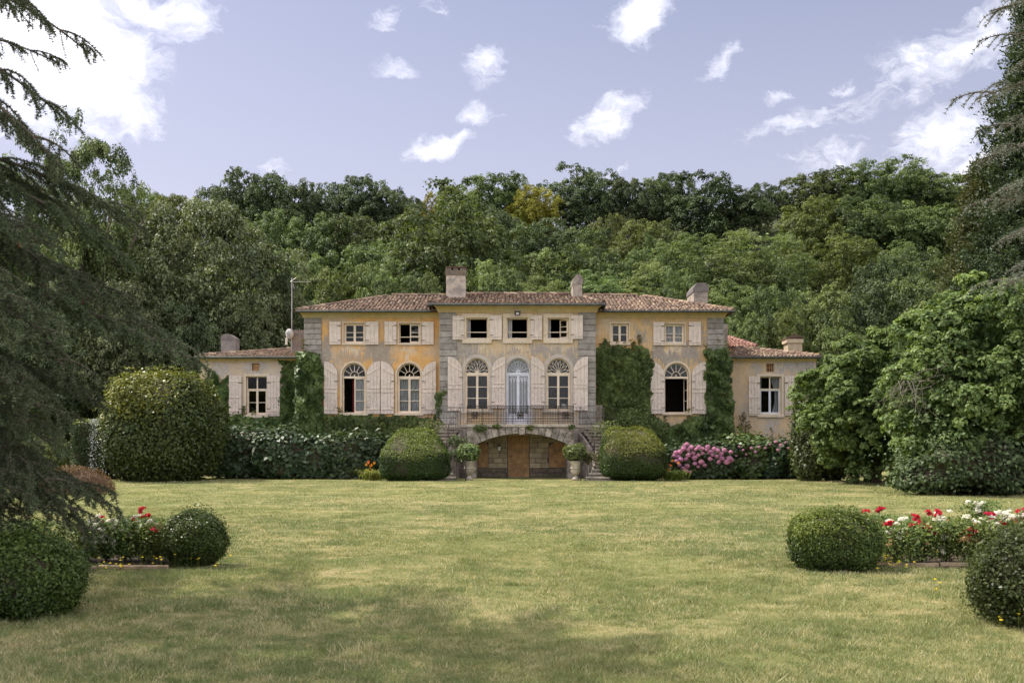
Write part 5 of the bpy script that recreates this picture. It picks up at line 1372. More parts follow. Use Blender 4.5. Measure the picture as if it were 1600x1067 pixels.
# water spray over the lawn
def spray():
    r = np.random.default_rng(42); g = G(138, 768)
    t = thing('lawn_sprinkler', 'lawn sprinkler throwing a tall thin jet of water in front of the square hedge', 'sprinkler', (g.x, g.y, 0))
    q = MB(); q.lathe([(.10, 0), (.10, .03), (.03, .05), (.025, .22), (.04, .24), (.03, .28), (.0, .29)], (g.x, g.y, 0), 10); q.build('sprinkler_head', M['iron'], t)
    n = 650; vs, fs = [], []; s = r.random(n)
    u = r.random(n); z = .3 + 2.25*(1 - (1-u)**2)*np.where(s < .62, 1, .62); x = .10 + .10*u + r.normal(size=n)*.045*(1+1.2*u); y = r.normal(size=n)*.05
    fall = s > .62; x = np.where(fall, .18 + .42*r.random(n)**1.3 + .1*r.normal(size=n), x); z = np.where(fall, np.maximum(.04, 2.4*(1-((x-.18)/.62)**2)*r.random(n)**.7), z)
    low = s > .84; x = np.where(low, r.normal(size=n)*.36+.05, x); z = np.where(low, r.random(n)*.85, z); y = np.where(low, r.normal(size=n)*.3, y)
    sz = .005 + .008*r.random(n)**2
    b = np.array([(1, 0, 0), (-1, 0, 0), (0, 1, 0), (0, -1, 0), (0, 0, 1.9), (0, 0, -1.9)], float)
    v = (np.stack([x, y, z], 1)[:, None] + b[None]*sz[:, None, None]).reshape(-1, 3)
    ff = np.array([(0, 2, 4), (2, 1, 4), (1, 3, 4), (3, 0, 4), (2, 0, 5), (1, 2, 5), (3, 1, 5), (0, 3, 5)])
    f = (np.arange(n)[:, None, None]*6 + ff[None]).reshape(-1, 3)
    mobj('water_spray', np_mesh('water_spray', v, f, M['water']), t, 'stuff')
spray()
# ------------------------------------------------------------------ climbers on the walls
def inside(poly, x, y):
    c = np.zeros(len(x), bool); n = len(poly)
    for i in range(n):
        (x0, y0), (x1, y1) = poly[i], poly[(i+1) % n]
        k = ((y0 > y) != (y1 > y)) & (x < (x1-x0)*(y-y0)/((y1-y0) if y1 != y0 else 1e-9) + x0); c ^= k
    return c
def ivy(label, poly, Y, thick, dens, seed, leaf=.22, m='ivy', edge=2.5, tips=True, side_fill=0):
    """climber over the wall area poly (photo pixels at depth Y): leaves overlap like shingles, tendrils stray past the edge"""
    r = np.random.default_rng(seed); xs, ys = [p[0] for p in poly], [p[1] for p in poly]
    bx = (X(min(xs), Y)+X(max(xs), Y))/2; bz = max(0, Z(max(ys), Y))
    t = thing('climbing_creeper', label, 'climbing plant', (bx, Y, bz))
    area = (max(xs)-min(xs))*(max(ys)-min(ys))*(Y/F)**2; n = int(area*dens)
    px = min(xs) + (max(xs)-min(xs))*r.random(n); py = min(ys) + (max(ys)-min(ys))*r.random(n)
    q0 = np.stack([px*.06, py*.06, np.zeros(n)], 1)
    wob = np.stack([lumps(q0*3, 2.0, seed+1), lumps(q0*3, 2.0, seed+2)], 1)*edge
    k = inside(poly, px+wob[:, 0], py+wob[:, 1]); px, py = px[k], py[k]; n = len(px)
    q = np.stack([px*.06, py*.06, np.zeros(n)], 1); h = .62 + .38*lumps(q, 3.2, seed) + .12*lumps(q, 9, seed+9)
    # thin out towards the outline
    dd = np.full(n, 1e9)
    for i in range(len(poly)):
        a, b = np.array(poly[i], float), np.array(poly[(i+1) % len(poly)], float); ab = b-a; pp = np.stack([px, py], 1)-a
        s = np.clip((pp@ab)/(ab@ab+1e-9), 0, 1); dd = np.minimum(dd, np.linalg.norm(pp-s[:, None]*ab, axis=1))
    depth = thick*np.clip(h, .15, 1.2)*np.clip(.35+dd/9, 0, 1)
    d = depth*(1-.55*r.random(n)**2)
    x, z = (px-800)/F*Y, CH-(py-HZ)/F*Y
    p = np.stack([x, Y-.03-d, z], 1)
    e = .02
    gx = lumps(q+np.array([e, 0, 0]), 3.2, seed)-lumps(q, 3.2, seed); gz = lumps(q+np.array([0, e, 0]), 3.2, seed)-lumps(q, 3.2, seed)
    nr = np.stack([r.normal(scale=.5, size=n), np.full(n, -1.0), .65+r.normal(scale=.4, size=n)], 1)
    nr[:, 0] += np.clip(gx/e, -1, 1)*.5; nr[:, 2] += np.clip(gz/e, -1, 1)*.4
    tip = np.stack([r.normal(scale=.45, size=n), np.full(n, -.3), np.full(n, -1.0)], 1)
    tn = np.clip(.45+.2*lumps(q, 2, seed+3)+r.normal(scale=.2, size=n), 0, 1)
    v, f, tt = leaves(p, nr, leaf*(.6+.7*r.random(n)), r, .85, tip, .10, tn)
    mobj('foliage', np_mesh('foliage', v-np.array([bx, Y, bz]), f, M[m], tt), t)
    # stems hidden behind the leaves and the thin shoots that climb past the top edge
    st = MB(); L, nn, ts, sp, k = [], [], [], [], 0
    top = min(ys)
    for i in range(max(3, int((max(xs)-min(xs))/9))):
        x0 = min(xs)+3+(max(xs)-min(xs)-6)*r.random(); y_in = np.array([y for y in range(int(top), int(max(ys)))]); ins = inside(poly, np.full(len(y_in), x0), y_in.astype(float))
        if not ins.any(): continue
        yt, yb = y_in[ins].min(), y_in[ins].max()
        yy = yt - (r.random()**2*22 if tips else 0)
        pts = [P(x0+r.normal()*1.2*j, yb+(yy-yb)*j/4, Y)+Vector((0, -.025, 0)) for j in range(5)]
        st.tube(pts, .013, 4, .004)
        if yy < yt-2:
            for j in range(int((yt-yy)*2.2)):
                c = P(x0+r.normal()*2.0, yt+2-(yt+2-yy)*r.random(), Y); L.append((c.x, c.y-.05-.04*r.random(), c.z)); nn.append((r.normal()*.4, -1, .5)); ts.append(r.random())
    st.build('stem', M['twig'], t)['kind'] = 'stuff'
    if L:
        L = np.array(L)-np.array([bx, Y, bz]); v, f, tt = leaves(L, np.array(nn, float), .10*(.6+.6*r.random(len(L))), r, .8, tint=np.array(ts)); mobj('shoots', np_mesh('shoots', v, f, M['ivy_tip'], tt), t, 'stuff')
    return t
ivy('thick column of green creeper on the left corner of the main block', [(463, 556), (470, 551), (502, 555), (504, 590), (505, 640), (508, 684), (460, 690), (463, 620)], YW, .55, 360, 51, .25)
ivy('shaded creeper covering the wall right of the low left wing window', [(440, 562), (476, 563), (476, 690), (436, 690), (439, 640)], YL, .22, 324, 52)
ivy('creeper climbing the low left wing beside its left shutter', [(320, 600), (334, 578), (345, 600), (356, 590), (358, 640), (356, 660), (330, 690), (312, 690)], YL, .25, 324, 53)
ivy('band of creeper under the low left wing window', [(350, 651), (372, 642), (384, 654), (438, 652), (460, 650), (462, 700), (340, 700)], YL, .35, 324, 54)
ivy('low band of creeper under the left arched windows', [(506, 650), (540, 648), (600, 650), (618, 650), (640, 660), (628, 690), (504, 695)], YW, .45, 360, 55)
ivy('small clump of creeper under the arched window nearest the left stair', [(628, 668), (630, 655), (645, 650), (665, 656), (685, 660), (690, 676), (650, 690)], YW, .3, 324, 56)
ivy('narrow creeper climbing between the left wing and the centre block', [(680, 612), (698, 611), (699, 616), (688, 622), (687, 650), (690, 668), (676, 668), (681, 640)], YC-.02, .16, 700, 57, .13)
ivy('broad dense creeper on the wall right of the centre block', [(931, 546), (940, 544), (944, 530), (948, 542), (975, 545), (990, 550), (996, 540), (1004, 544), (1012, 548), (1017, 565), (1016, 652), (1044, 662), (1052, 706), (932, 706)], YW, .40, 468, 58)
ivy('thick column of creeper on the right corner of the main block', [(1101, 552), (1112, 545), (1136, 547), (1142, 560), (1144, 640), (1146, 700), (1090, 706), (1040, 704), (1038, 672), (1082, 652), (1104, 650), (1103, 600)], YW, .55, 360, 59, .25)
ivy('small dry climber left of the low right wing window', [(1150, 690), (1158, 650), (1162, 640), (1164, 660), (1171, 655), (1174, 690)], YL, .15, 252, 60, .10, 'ivy_tip', 3, False)
ivy('thin dry climber under the low right wing window', [(1202, 690), (1204, 665), (1208, 690), (1216, 694), (1217, 672), (1222, 694)], YL, .10, 180, 61, .09, 'ivy_tip', 2, False)

# ------------------------------------------------------------------ hydrangeas and other planting along the house
def mound(px0, px1, pyt, Y, deep, label, name, cat, seed, n, leaf, m, loose=.25, lump=.10, k=.55, pyb=None):
    sx, H = (px1-px0)/2/F*Y, Z(pyt, Y)
    v, f = blob(28, k, sx, deep, H/2, lambda q: q + np.array([0, 0, H/2]), seed, lump, 5)
    return bush(name, label, cat, (X((px0+px1)/2, Y), Y+deep*.4, 0), v, f, n, leaf, m, seed=seed, rough=.10, up=.6, fuzz=.45, loose=loose, asp=.7)
def flower_ball(name, m, seed, n=60, r_=1.0, leaf=.42):
    r = np.random.default_rng(seed); d = dirs(n, r); v, f, t = leaves(d*r_*.86, d+r.normal(scale=.25, size=d.shape), leaf*(.8+.4*r.random(n)), r, .9); 
    d2 = dirs(14, r); a = leaves(d2*r_*.55, d2, np.full(14, .9), r, 1.0); v, f, t = join([(v, f, t), a])
    return np_mesh(name, v, f, M[m], t)
PINK = [flower_ball('flower_head', 'pink', s) for s in (1, 2)]; WHITEF = [flower_ball('flower_head', 'creamfloret', s) for s in (3, 4)]
def heads(t, pts, Y, meshes, size, squash=.8, seed=1):
    r = random.Random(seed)
    for (px, py) in pts:
        p = P(px, py, Y + r.uniform(-.12, .12)); o = mobj('flower_head', r.choice(meshes), t, loc=p-org(t)); s = size*r.uniform(.75, 1.2); o.scale = (s, s, s*squash); o.rotation_euler = (r.uniform(-.4, .4), r.uniform(-.4, .4), r.random()*6)
h1 = mound(322, 470, 672, 50.2, 1.2, 'tall dark hydrangea with greenish white flowers beside the great clipped bush', 'hydrangea_bush', 'shrub', 71, 7000, .24, 'hydrangea', lump=.12)
heads(h1, [(352, 682), (360, 679), (371, 683), (388, 686), (396, 677), (404, 690), (409, 681), (378, 676), (418, 686), (398, 682)], 49.2, WHITEF, .10, .5, 3)
h2 = mound(405, 520, 684, 49.3, 1.2, 'dark glossy hydrangea in the middle of the left border', 'hydrangea_bush', 'shrub', 72, 6500, .24, 'hydrangea', lump=.12)
h3 = mound(490, 604, 682, 49.5, 1.2, 'dark glossy hydrangea beside the left clipped box block', 'hydrangea_bush', 'shrub', 73, 6500, .24, 'hydrangea', lump=.12)
heads(h3, [(508, 684), (520, 688), (447, 690)], 48.3, WHITEF, .08, .5, 4)
h4 = mound(1038, 1152, 694, 49.0, 1.2, 'hydrangea covered in pink flower heads right of the right clipped box block', 'hydrangea_bush', 'shrub', 74, 6500, .20, 'hydrangea', lump=.10)
rr = random.Random(9)
pk = [(1062, 706), (1068, 701), (1075, 703), (1080, 699), (1087, 702), (1092, 699), (1098, 701), (1069, 697), (1083, 708), (1091, 711), (1076, 711), (1060, 713), (1064, 718), (1053, 712), (1057, 720), (1072, 717), (1085, 715), (1098, 708), (1104, 703), (1110, 706), (1116, 701), (1121, 704), (1127, 709), (1106, 698), (1113, 711), (1120, 713),
      (1096, 722), (1101, 727), (1110, 717), (1128, 716), (1062, 726), (1067, 731), (1074, 728), (1071, 735), (1078, 737), (1086, 724), (1091, 729), (1140, 716), (1136, 722), (1143, 719), (1132, 703), (1142, 706), (1123, 722), (1056, 707), (1073, 694)]
heads(h4, pk, 47.9, PINK, .135, .85, 5)
h5 = mound(1128, 1206, 684, 49.4, 1.2, 'leafy hydrangea with few pale pink heads below the dry climber', 'hydrangea_bush', 'shrub', 75, 5200, .21, 'hydrangea_light', lump=.12)
heads(h5, [(1155, 698), (1161, 703), (1166, 710), (1174, 700), (1180, 706), (1186, 698), (1150, 712)], 48.3, PINK, .09, .6, 6)
h6 = mound(1188, 1254, 690, 49.2, 1.2, 'hydrangea with small pink heads in front of the low right wing', 'hydrangea_bush', 'shrub', 76, 5000, .20, 'hydrangea', lump=.12)
heads(h6, [(1196, 700), (1203, 694), (1212, 690), (1220, 695), (1228, 691), (1238, 693), (1243, 690), (1246, 697), (1232, 700), (1216, 703)], 48.1, PINK, .09, .7, 7)
def lily(px, pyb, Y, label, seed, flowers):
    r = np.random.default_rng(seed); t = thing('daylily', label, 'flower', (X(px, Y), Y, 0)); n = 190
    a = r.random(n)*6.28; L = .28+.32*r.random(n); st = MB()
    V, Fc, Tn = [], [], []
    for i in range(n):
        d = np.array([math.cos(a[i]), math.sin(a[i]), 0]); s = np.array([-d[1], d[0], 0])*.014; b = np.array([r.normal()*.22, r.normal()*.12, 0])
        p = [b, b+d*L[i]*.35+[0, 0, L[i]*.75], b+d*L[i]*.75+[0, 0, L[i]*.9], b+d*L[i]*1.05+[0, 0, L[i]*.62]]
        k = len(V); 
        for j, q in enumerate(p): w_ = (1, 1, .8, .15)[j]; V += [q-s*w_, q+s*w_]
        Fc += [(k+2*j, k+2*j+1, k+2*j+3, k+2*j+2) for j in range(3)]; Tn += [r.random()]*8
    mobj('leaf_tuft', np_mesh('leaf_tuft', np.array(V), np.array(Fc), M['lily_leaf'], np.array(Tn)), t)
    q = MB(); o = org(t)
    for (fx, fy) in flowers:
        p = P(fx, fy, Y-.1); q.tube([(o.x+(p.x-o.x)*.3, Y, .0), (p.x, p.y+.02, p.z-.04)], .006, 4)
    q.build('stem', M['lily_leaf'], t)
    fm = lilyflower
    for (fx, fy) in flowers:
        p = P(fx, fy, Y-.1); f = mobj('flower', fm, t, loc=p-o); s = .085*r.uniform(.8, 1.2); f.scale = (s, s, s); f.rotation_euler = (1.1+r.normal()*.3, r.normal()*.4, r.random()*6)
V, Fc = [], []
for i in range(6):
    a = i*math.pi/3; c, s = math.cos(a), math.sin(a); k = len(V)
    for rr_, ww, zz in ((.08, .05, -.5), (.45, .24, .0), (.85, .18, .22), (1.05, .03, .12)):
        V += [(c*rr_-s*ww, s*rr_+c*ww, zz), (c*rr_+s*ww, s*rr_-c*ww, zz)]
    Fc += [(k+2*j, k+2*j+1, k+2*j+3, k+2*j+2) for j in range(3)]
lilyflower = np_mesh('flower', np.array(V, float), np.array(Fc), M['orange'], np.tile(np.linspace(.2, .9, 8), 6))
lily(583, 746, 47.2, 'orange daylily clump at the left foot of the left clipped box block', 1, [(572, 726), (576, 722), (580, 727), (585, 723), (579, 732), (583, 741)])
lily(1052, 745, 46.6, 'orange daylily clump between the right clipped box block and pink hydrangea', 2, [(1041, 729), (1045, 734), (1042, 725), (1051, 720), (1060, 723), (1048, 727)])

# stone urns and the shrubs planted in them
def urn(px, label, label2, seed):
    Y = 47.3; x = X(px, Y); r = np.random.default_rng(seed)
    t = thing('stone_urn', label, 'urn', (x, Y, 0), 'stone urns beside the cellar arch'); o = Vector((x, Y, 0)); zt = Z(720, Y)
    q = MB(); q.smooth = True; q.lathe([(.18, 0), (.19, .06), (.14, .09), (.08, .16), (.09, .22)], o, 20); q.build('foot', M['urn'], t)
    q = MB(); q.smooth = True; q.lathe([(.08, .22), (.16, .28), (.22, .40), (.235, .55), (.24, zt-.12), (.265, zt-.07), (.285, zt-.045), (.285, zt), (.25, zt), (.22, zt-.05), (0, zt-.06)], o, 24); q.build('bowl', M['urn'], t)
    q = MB(); q.lathe([(.241, .52), (.256, .54), (.256, .57), (.241, .59)], o, 24); q.build('rim_band', M['urn'], t)
    pl = thing('potted_shrub', label2, 'plant', (x, Y, zt-.05), 'shrubs in the stone urns'); n = 1300
    d = nrmz(r.normal(size=(n, 3)))*(r.random((n, 1))**.4); p = d*np.array([.56, .5, .46])+np.array([0, 0, .46]); p *= 1+.1*lumps(p, 7, seed)[:, None]
    v, f, tt = leaves(p, d+np.array([0, -.2, .6])+r.normal(scale=.4, size=(n, 3)), .16*(.6+.6*r.random(n)), r, .5)
    mobj('foliage', np_mesh('foliage', v, f, M['maple' if 'left' in label2 else 'yellowgreen'], tt), pl)
    q = MB()
    for i in range(7): a = i*.9; q.tube([o+Vector((0, 0, zt-.06)), o+Vector((.2*math.cos(a), .2*math.sin(a), zt+.25)), o+Vector((.36*math.cos(a), .36*math.sin(a), zt+.55))], .014, 5, .005)
    q.build('stem', M['bark'], pl)
urn(733, 'stone urn left of the cellar arch', 'leafy green shrub in the urn left of the cellar arch', 81)
urn(899.5, 'stone urn right of the cellar arch', 'yellow green shrub in the urn right of the cellar arch', 82)
# wild plants rooted in the landing and stair
def weed(px, py, Y, s, label, seed, m='maple'):
    r = np.random.default_rng(seed); p = P(px, py, Y); t = thing('wall_plant', label, 'plant', p); n = int(300*s)
    d = nrmz(r.normal(size=(n, 3)))*(r.random((n, 1))**.5)*np.array([.45, .22, .26])*s; d[:, 1] = -np.abs(d[:, 1])*.7
    v, f, tt = leaves(d, r.normal(scale=.5, size=(n, 3))+np.array([0, -.6, .7]), .10*(.6+.7*r.random(n)), r, .6); mobj('foliage', np_mesh('foliage', v, f, M[m], tt), t)
    q = MB()
    for i in range(5): q.tube([p+Vector((0, .05, 0)), p+Vector((r.normal()*.15*s, -.1*s, r.normal()*.1*s))], .008, 4, .003)
    q.build('stem', M['twig'], t)
weed(750, 669, 49.55, .9, 'fern like weed growing from the left of the balcony arch', 1)
weed(828, 668, 49.55, .5, 'small weed growing beside the arch keystone', 2)
weed(776, 666, 49.55, .5, 'small weed under the balcony railing left of the keystone', 3)
weed(893, 667, 49.5, .5, 'small weed at the right end of the balcony edge', 4)
weed(948, 671, 49.4, 1.9, 'leafy weed beside the top of the right stair', 5)
weed(674, 668, 49.4, 1.7, 'yellow green plant beside the top of the left stair', 6, 'yellowgreen')
weed(716, 690, 48.9, 1.3, 'dark weed hanging from the left stair wall', 7, 'ivy')
weed(921, 716, 47.4, 1.2, 'brownish weed on the inner wall of the right stair', 8, 'ivy_tip')
weed(712, 712, 47.6, 1.3, 'dark weed low on the inner wall of the left stair', 9, 'ivy')
weed(990, 655, 51.6, 2.6, 'pale leafed shrub in front of the broad creeper above the right clipped block', 10, 'maple')

# ------------------------------------------------------------------ rose beds
def petals(name, m, seed, n=34):
    r = np.random.default_rng(seed); d = dirs(n*2, r); d = d[d[:, 2] > -.35][:n]; rr_ = .35+.6*r.random((len(d), 1))
    v, f, t = leaves(d*rr_*np.array([1, 1, .75]), d+r.normal(scale=.3, size=d.shape), .62*(.8+.4*r.random(len(d))), r, .95, fold=.22); return np_mesh(name, v, f, M[m], t)
ROSE = {k: [petals('flower', 'rose_'+k, s) for s in (1, 2)] for k in ('red', 'white', 'fade')}
def rose(px, Y, h, w_, label, group, seed, fl):
    r = np.random.default_rng(seed); x = X(px, Y); t = thing('rose_bush', label, 'rose bush', (x, Y, 0), group); n = int(2300*w_*h/.35)
    u = r.random(n); p = np.stack([r.normal(size=n)*w_*.45*(.55+.6*u), r.normal(size=n)*w_*.38*(.55+.6*u), h*(.08+.74*u**.75)], 1)
    v, f, tt = leaves(p, r.normal(scale=.55, size=(n, 3))+np.array([0, -.15, .7]), .042*(.6+.8*r.random(n)), r, .65); mobj('foliage', np_mesh('foliage', v, f, M['rose_leaf'], tt), t)
    q = MB(); o = org(t)
    pts = []
    for (fx, fy, kind, s) in fl:
        b = P(fx, fy, Y - .10 + r.uniform(-.12, .10)); pts.append((b, kind, s))
        q.tube([o+Vector((r.normal()*.05, r.normal()*.05, 0)), o+Vector(((b.x-o.x)*.6, (b.y-o.y)*.5, b.z*.55)), b-Vector((0, 0, .01))], .007, 4, .0035)
    for i in range(6): a = r.random()*6; q.tube([o, o+Vector((w_*.3*math.cos(a), w_*.3*math.sin(a), h*.75))], .008, 4, .004)
    q.build('stem', M['twig'], t)
    for b, kind, s in pts:
        k = max(1, int(round(s*2.2)))
        for j in range(k):
            f_ = mobj('flower', ROSE[kind][r.integers(2)], t, loc=b-o+Vector((r.normal()*.028*k**.5, r.normal()*.03, r.normal()*.018*k**.5)) if k > 1 else b-o); c = .047*r.uniform(.85, 1.2); f_.scale = (c, c, c*.85); f_.rotation_euler = (r.normal()*.4, r.normal()*.4, r.random()*6)
RB = 'roses in the right bed'; LB = 'roses in the left bed'
w, e, d_ = 'white', 'red', 'fade'
rose(1372, 13.9, .78, .50, 'rose bush with two high red flowers touching the broad box bush', RB, 1, [(1352, 800, e, 1), (1374, 797, e, 2.2), (1369, 815, d_, 1), (1384, 824, e, 1), (1388, 812, d_, 1.5)])
rose(1402, 13.3, .68, .46, 'rose bush with a big white cluster low beside the broad box bush', RB, 2, [(1400, 823, w, 2.6), (1409, 811, w, 1), (1391, 820, e, 1.5), (1385, 851, d_, 1), (1404, 840, w, .6)])
rose(1440, 13.5, .74, .50, 'rose bush with the biggest crimson cluster and one tall red flower', RB, 3, [(1430, 810, e, 1.5), (1434, 826, e, 3), (1441, 822, e, 3), (1447, 828, e, 2.4), (1452, 820, e, 1.5), (1457, 805, e, 2.3), (1431, 844, w, 1.3), (1443, 852, d_, 1)])
rose(1478, 13.6, .76, .50, 'rose bush with cream and white clusters right of the biggest crimson cluster', RB, 4, [(1470, 808, w, 2), (1480, 814, w, 1.6), (1468, 816, w, 1.5), (1488, 820, d_, 1.6), (1495, 822, w, 1), (1478, 845, w, 1.5), (1470, 858, w, .8), (1480, 836, d_, 1)])
rose(1518, 13.4, .72, .50, 'rose bush with fading russet flowers in the middle of the right bed', RB, 5, [(1513, 827, e, 2), (1520, 830, e, 1.6), (1525, 819, e, 1), (1508, 809, w, 1.6), (1521, 810, w, 1.4), (1530, 838, d_, 2.5), (1520, 841, d_, 2), (1510, 845, d_, 2), (1540, 836, d_, 1.5), (1535, 826, w, 1.6), (1496, 840, d_, 1)])
rose(1532, 14.6, .98, .30, 'tall single stemmed white rose standing above the right bed', RB, 6, [(1529, 791, w, 2.2), (1526, 795, w, 1)])
rose(1562, 13.2, .78, .50, 'rose bush with bright white clusters behind the shaggy front bush', RB, 7, [(1546, 815, w, 2), (1566, 803, w, 2.6), (1574, 811, w, 2.4), (1557, 807, e, 1.3), (1567, 822, e, 1), (1550, 820, w, 1.4), (1589, 824, w, 1.5)])
rose(1594, 13.3, .80, .46, 'rose bush with red flowers at the right edge behind the shaggy front bush', RB, 8, [(1584, 815, e, 2.4), (1598, 802, e, 2), (1587, 806, w, 2), (1580, 805, w, 1.5), (1595, 830, w, 1)])
rose(136, 13.7, .68, .50, 'rose bush with red and white flowers behind the low cedar bough', LB, 11, [(132, 823, e, 1.2), (137, 824, e, 1), (140, 816, w, 1.5), (148, 813, w, 2.2), (129, 843, w, 1), (152, 822, w, 1.5)])
rose(166, 13.7, .70, .50, 'rose bush with many white flowers in the middle of the left bed', LB, 12, [(156, 823, w, 2), (163, 818, e, 1.5), (168, 822, w, 2.4), (174, 820, w, 1.6), (160, 838, w, 2), (158, 842, w, 1)])
rose(196, 13.8, .72, .50, 'rose bush with white clusters left of the tall red flowers', LB, 13, [(184, 818, w, 2), (188, 817, w, 1.6), (198, 820, w, 2), (203, 816, w, 1.6), (194, 827, w, 1.8), (182, 823, d_, 1)])
rose(224, 13.8, .76, .50, 'rose bush with the tall red flowers in the left bed', LB, 14, [(227, 801, e, 1.2), (226, 808, e, 1), (218, 812, w, 2.4), (225, 812, w, 1.6), (210, 816, e, 1.2), (221, 820, w, 1.4), (213, 820, w, 1)])
rose(244, 13.6, .70, .46, 'rose bush with red flowers against the round box ball', LB, 15, [(235, 820, w, 1.8), (239, 818, w, 1.2), (246, 822, e, 1.3), (250, 827, e, 1.4), (241, 825, d_, 1.6)])
rose(30, 13.4, .74, .5, 'white rose half hidden under the cedar boughs at the far left', LB, 16, [(40, 824, w, 2), (36, 822, w, 1.4), (4, 826, w, 1.5), (20, 832, w, 1)])
# soil of the beds and the timber edging
def bed(name, pts, label):
    q = MB(); n = len(pts)
    q.add([(x, y, -.05) for x, y in pts]+[(x, y, .015) for x, y in pts], [tuple(range(n))[::-1], tuple(range(n, 2*n))]+[(i, (i+1) % n, n+(i+1) % n, n+i) for i in range(n)])
    o = q.build(name, M['soil']); o['kind'] = 'structure'; return o
bed('rose_bed', [(-8.5, 13.25), (-4.75, 13.3), (-4.6, 14.5), (-8.5, 15.0)], '')
bed('rose_bed', [(4.7, 13.3), (8.9, 13.2), (9.0, 14.8), (4.7, 14.6)], '')
def edging(pxa, pxb, py, label, h=.055):
    a, b = G(pxa, py), G(pxb, py); q = MB(); m_ = (a+b)/2
    d = (b-a); L = d.length; q.bevel_box(-L/2, L/2, -.03, .03, 0, h, .008); an = math.atan2(d.y, d.x)
    q.xform(lambda v: Vector((m_.x+v.x*math.cos(an)-v.y*math.sin(an), m_.y+v.x*math.sin(an)+v.y*math.cos(an), v.z)))
    tag(q.build('edging_board', M['edging']), label, 'edging board', 'timber edging of the rose beds')
edging(154, 262, 889.5, 'long low timber edging board in front of the left rose bed')
edging(128, 150, 891, 'short timber edging piece at the left end of the left rose bed')
edging(1386, 1466, 885.5, 'long low timber edging board in front of the right rose bed')
edging(1468, 1512, 884.5, 'short timber edging board beside the shaggy front bush')
def buttercups():
    r = np.random.default_rng(5); L = []
    for (px, py, sx, sy, n) in [(1580, 955, 30, 14, 70), (1560, 960, 30, 10, 30), (1395, 890, 30, 5, 24), (1340, 890, 30, 4, 14), (1480, 878, 60, 8, 14), (180, 892, 40, 4, 14), (300, 886, 50, 5, 22), (1590, 975, 20, 10, 24), (1470, 930, 10, 3, 3), (1424, 872, 20, 10, 8)]:
        for i in range(n):
            g = G(px+r.normal()*sx*.6, py+r.normal()*sy*.6); L.append((g.x, g.y, .06+.14*r.random()))
    L = np.array(L); n = len(L); P3 = []
    parts = []
    for k in range(4):
        a = k*math.pi/2; o = np.array([math.cos(a), math.sin(a), 0])*.008; parts.append(leaves(L+o, np.tile([0, -.5, .8], (n, 1))+r.normal(scale=.3, size=(n, 3)), .022*np.ones(n), r, .9))
    mobj('buttercups', np_mesh('buttercups', *join(parts)[:2], M['yellow'], join(parts)[2]), kind='stuff')
    # stalks
    b = L.copy(); b[:, 2] = 0; s = np.array([.0018, 0, 0]); v = np.stack([b-s, b+s, L+s, L-s], 1).reshape(-1, 3)
    mobj('buttercup_stalks', np_mesh('buttercup_stalks', v, np.arange(4*n).reshape(-1, 4), M['lily_leaf'], np.full(4*n, .5)), kind='stuff')
buttercups()

# ------------------------------------------------------------------ sycamores at the right
def leafy_tree(px, py, wpx, Y, label, seed, nb, low, leaf, kind='maple', ht=None, sy=1.0, dead=None, zlow=None, cx=0):
    """large near tree: own crown reaching almost to the ground"""
    x, zt, rx = X(px, Y), Z(py, Y), wpx/2/F*Y; zl = .4 if zlow is None else zlow; rz = (zt-zl)/2
    t = thing('broadleaf_tree' if kind == 'maple' else 'tree', label, 'tree', (x, Y, 0))
    c = mobj('crown', crown_mesh('crown', M[kind], seed, nb, 15, 36, leaf/rx, .21, .075, .7, .76, ragged=.11, low=low, up=.5), t, loc=Vector((0, 0, zl+rz))); c.scale = (rx, rx*sy, rz)
    q = MB(); q.smooth = True; r = random.Random(seed); o = org(t); top = zl + rz*1.2
    q.tube([o+Vector((0, 0, -.05)), o+Vector((.06, .02, top*.4)), o+Vector((-.05, 0, top))], .20, 10, .06)
    for i in range(9):
        a = i*2.4; b = o+Vector((0, 0, top*(.25+.06*i))); L = rx*r.uniform(.55, .8); q.tube([b, b+Vector((math.cos(a)*L*.5, math.sin(a)*L*.5, .5)), b+Vector((math.cos(a)*L, math.sin(a)*L, .7))], .06, 7, .015)
    q.build('trunk', M['bark'], t)
    if dead:
        for (dx, dy, s_) in dead:
            d0 = P(dx, dy, Y-rx*sy*.80); q = MB()
            for i in range(16):
                p = [d0+Vector((r.uniform(-.5, .5)*s_, .3, .5*s_))]
                dd = Vector((r.uniform(-1, 1), -.25, r.uniform(-1.2, .25))).normalized()
                for j in range(4): dd = (dd+Vector((r.gauss(0, .3), r.gauss(0, .2), r.gauss(-.08, .3)))).normalized(); p.append(p[-1]+dd*.30*s_)
                q.tube(p, .009, 5, .003)
                for j in range(1, 5):
                    for k in range(2): q.tube([p[j], p[j]+Vector((r.gauss(0, .18), r.gauss(-.05, .1), r.gauss(-.05, .18)))*s_], .004, 4, .0015)
            q.build('dead_twigs', M['dead_twig'], t)
    return t
leafy_tree(1370, 526, 225, 43, 'bushy leafy tree beside the low right wing', 91, 110, -1, .17, sy=.9, dead=None, zlow=.2)
leafy_tree(1550, 448, 310, 34, 'large leafy tree with sweeping lower boughs at the right edge', 92, 130, -1, .16, sy=.8, dead=[(1432, 618, 1.0)], zlow=.1)
leafy_tree(1455, 500, 150, 46, 'taller leafy crown rising between the two others', 93, 80, -.8, .18, sy=.9, zlow=1.0)
mound(1246, 1330, 585, 46.2, 1.3, 'dark upright evergreen shrub at the left skirt of the bushy leafy tree', 'evergreen_shrub', 'shrub', 94, 20000, .13, 'privet', loose=.25, lump=.08, k=.8)
mound(1425, 1640, 686, 32.6, 1.4, 'low shaded sucker growth at the foot of the large leafy tree', 'sucker_growth', 'shrub', 95, 13000, .14, 'oak', loose=1.1, lump=.26, k=.95)
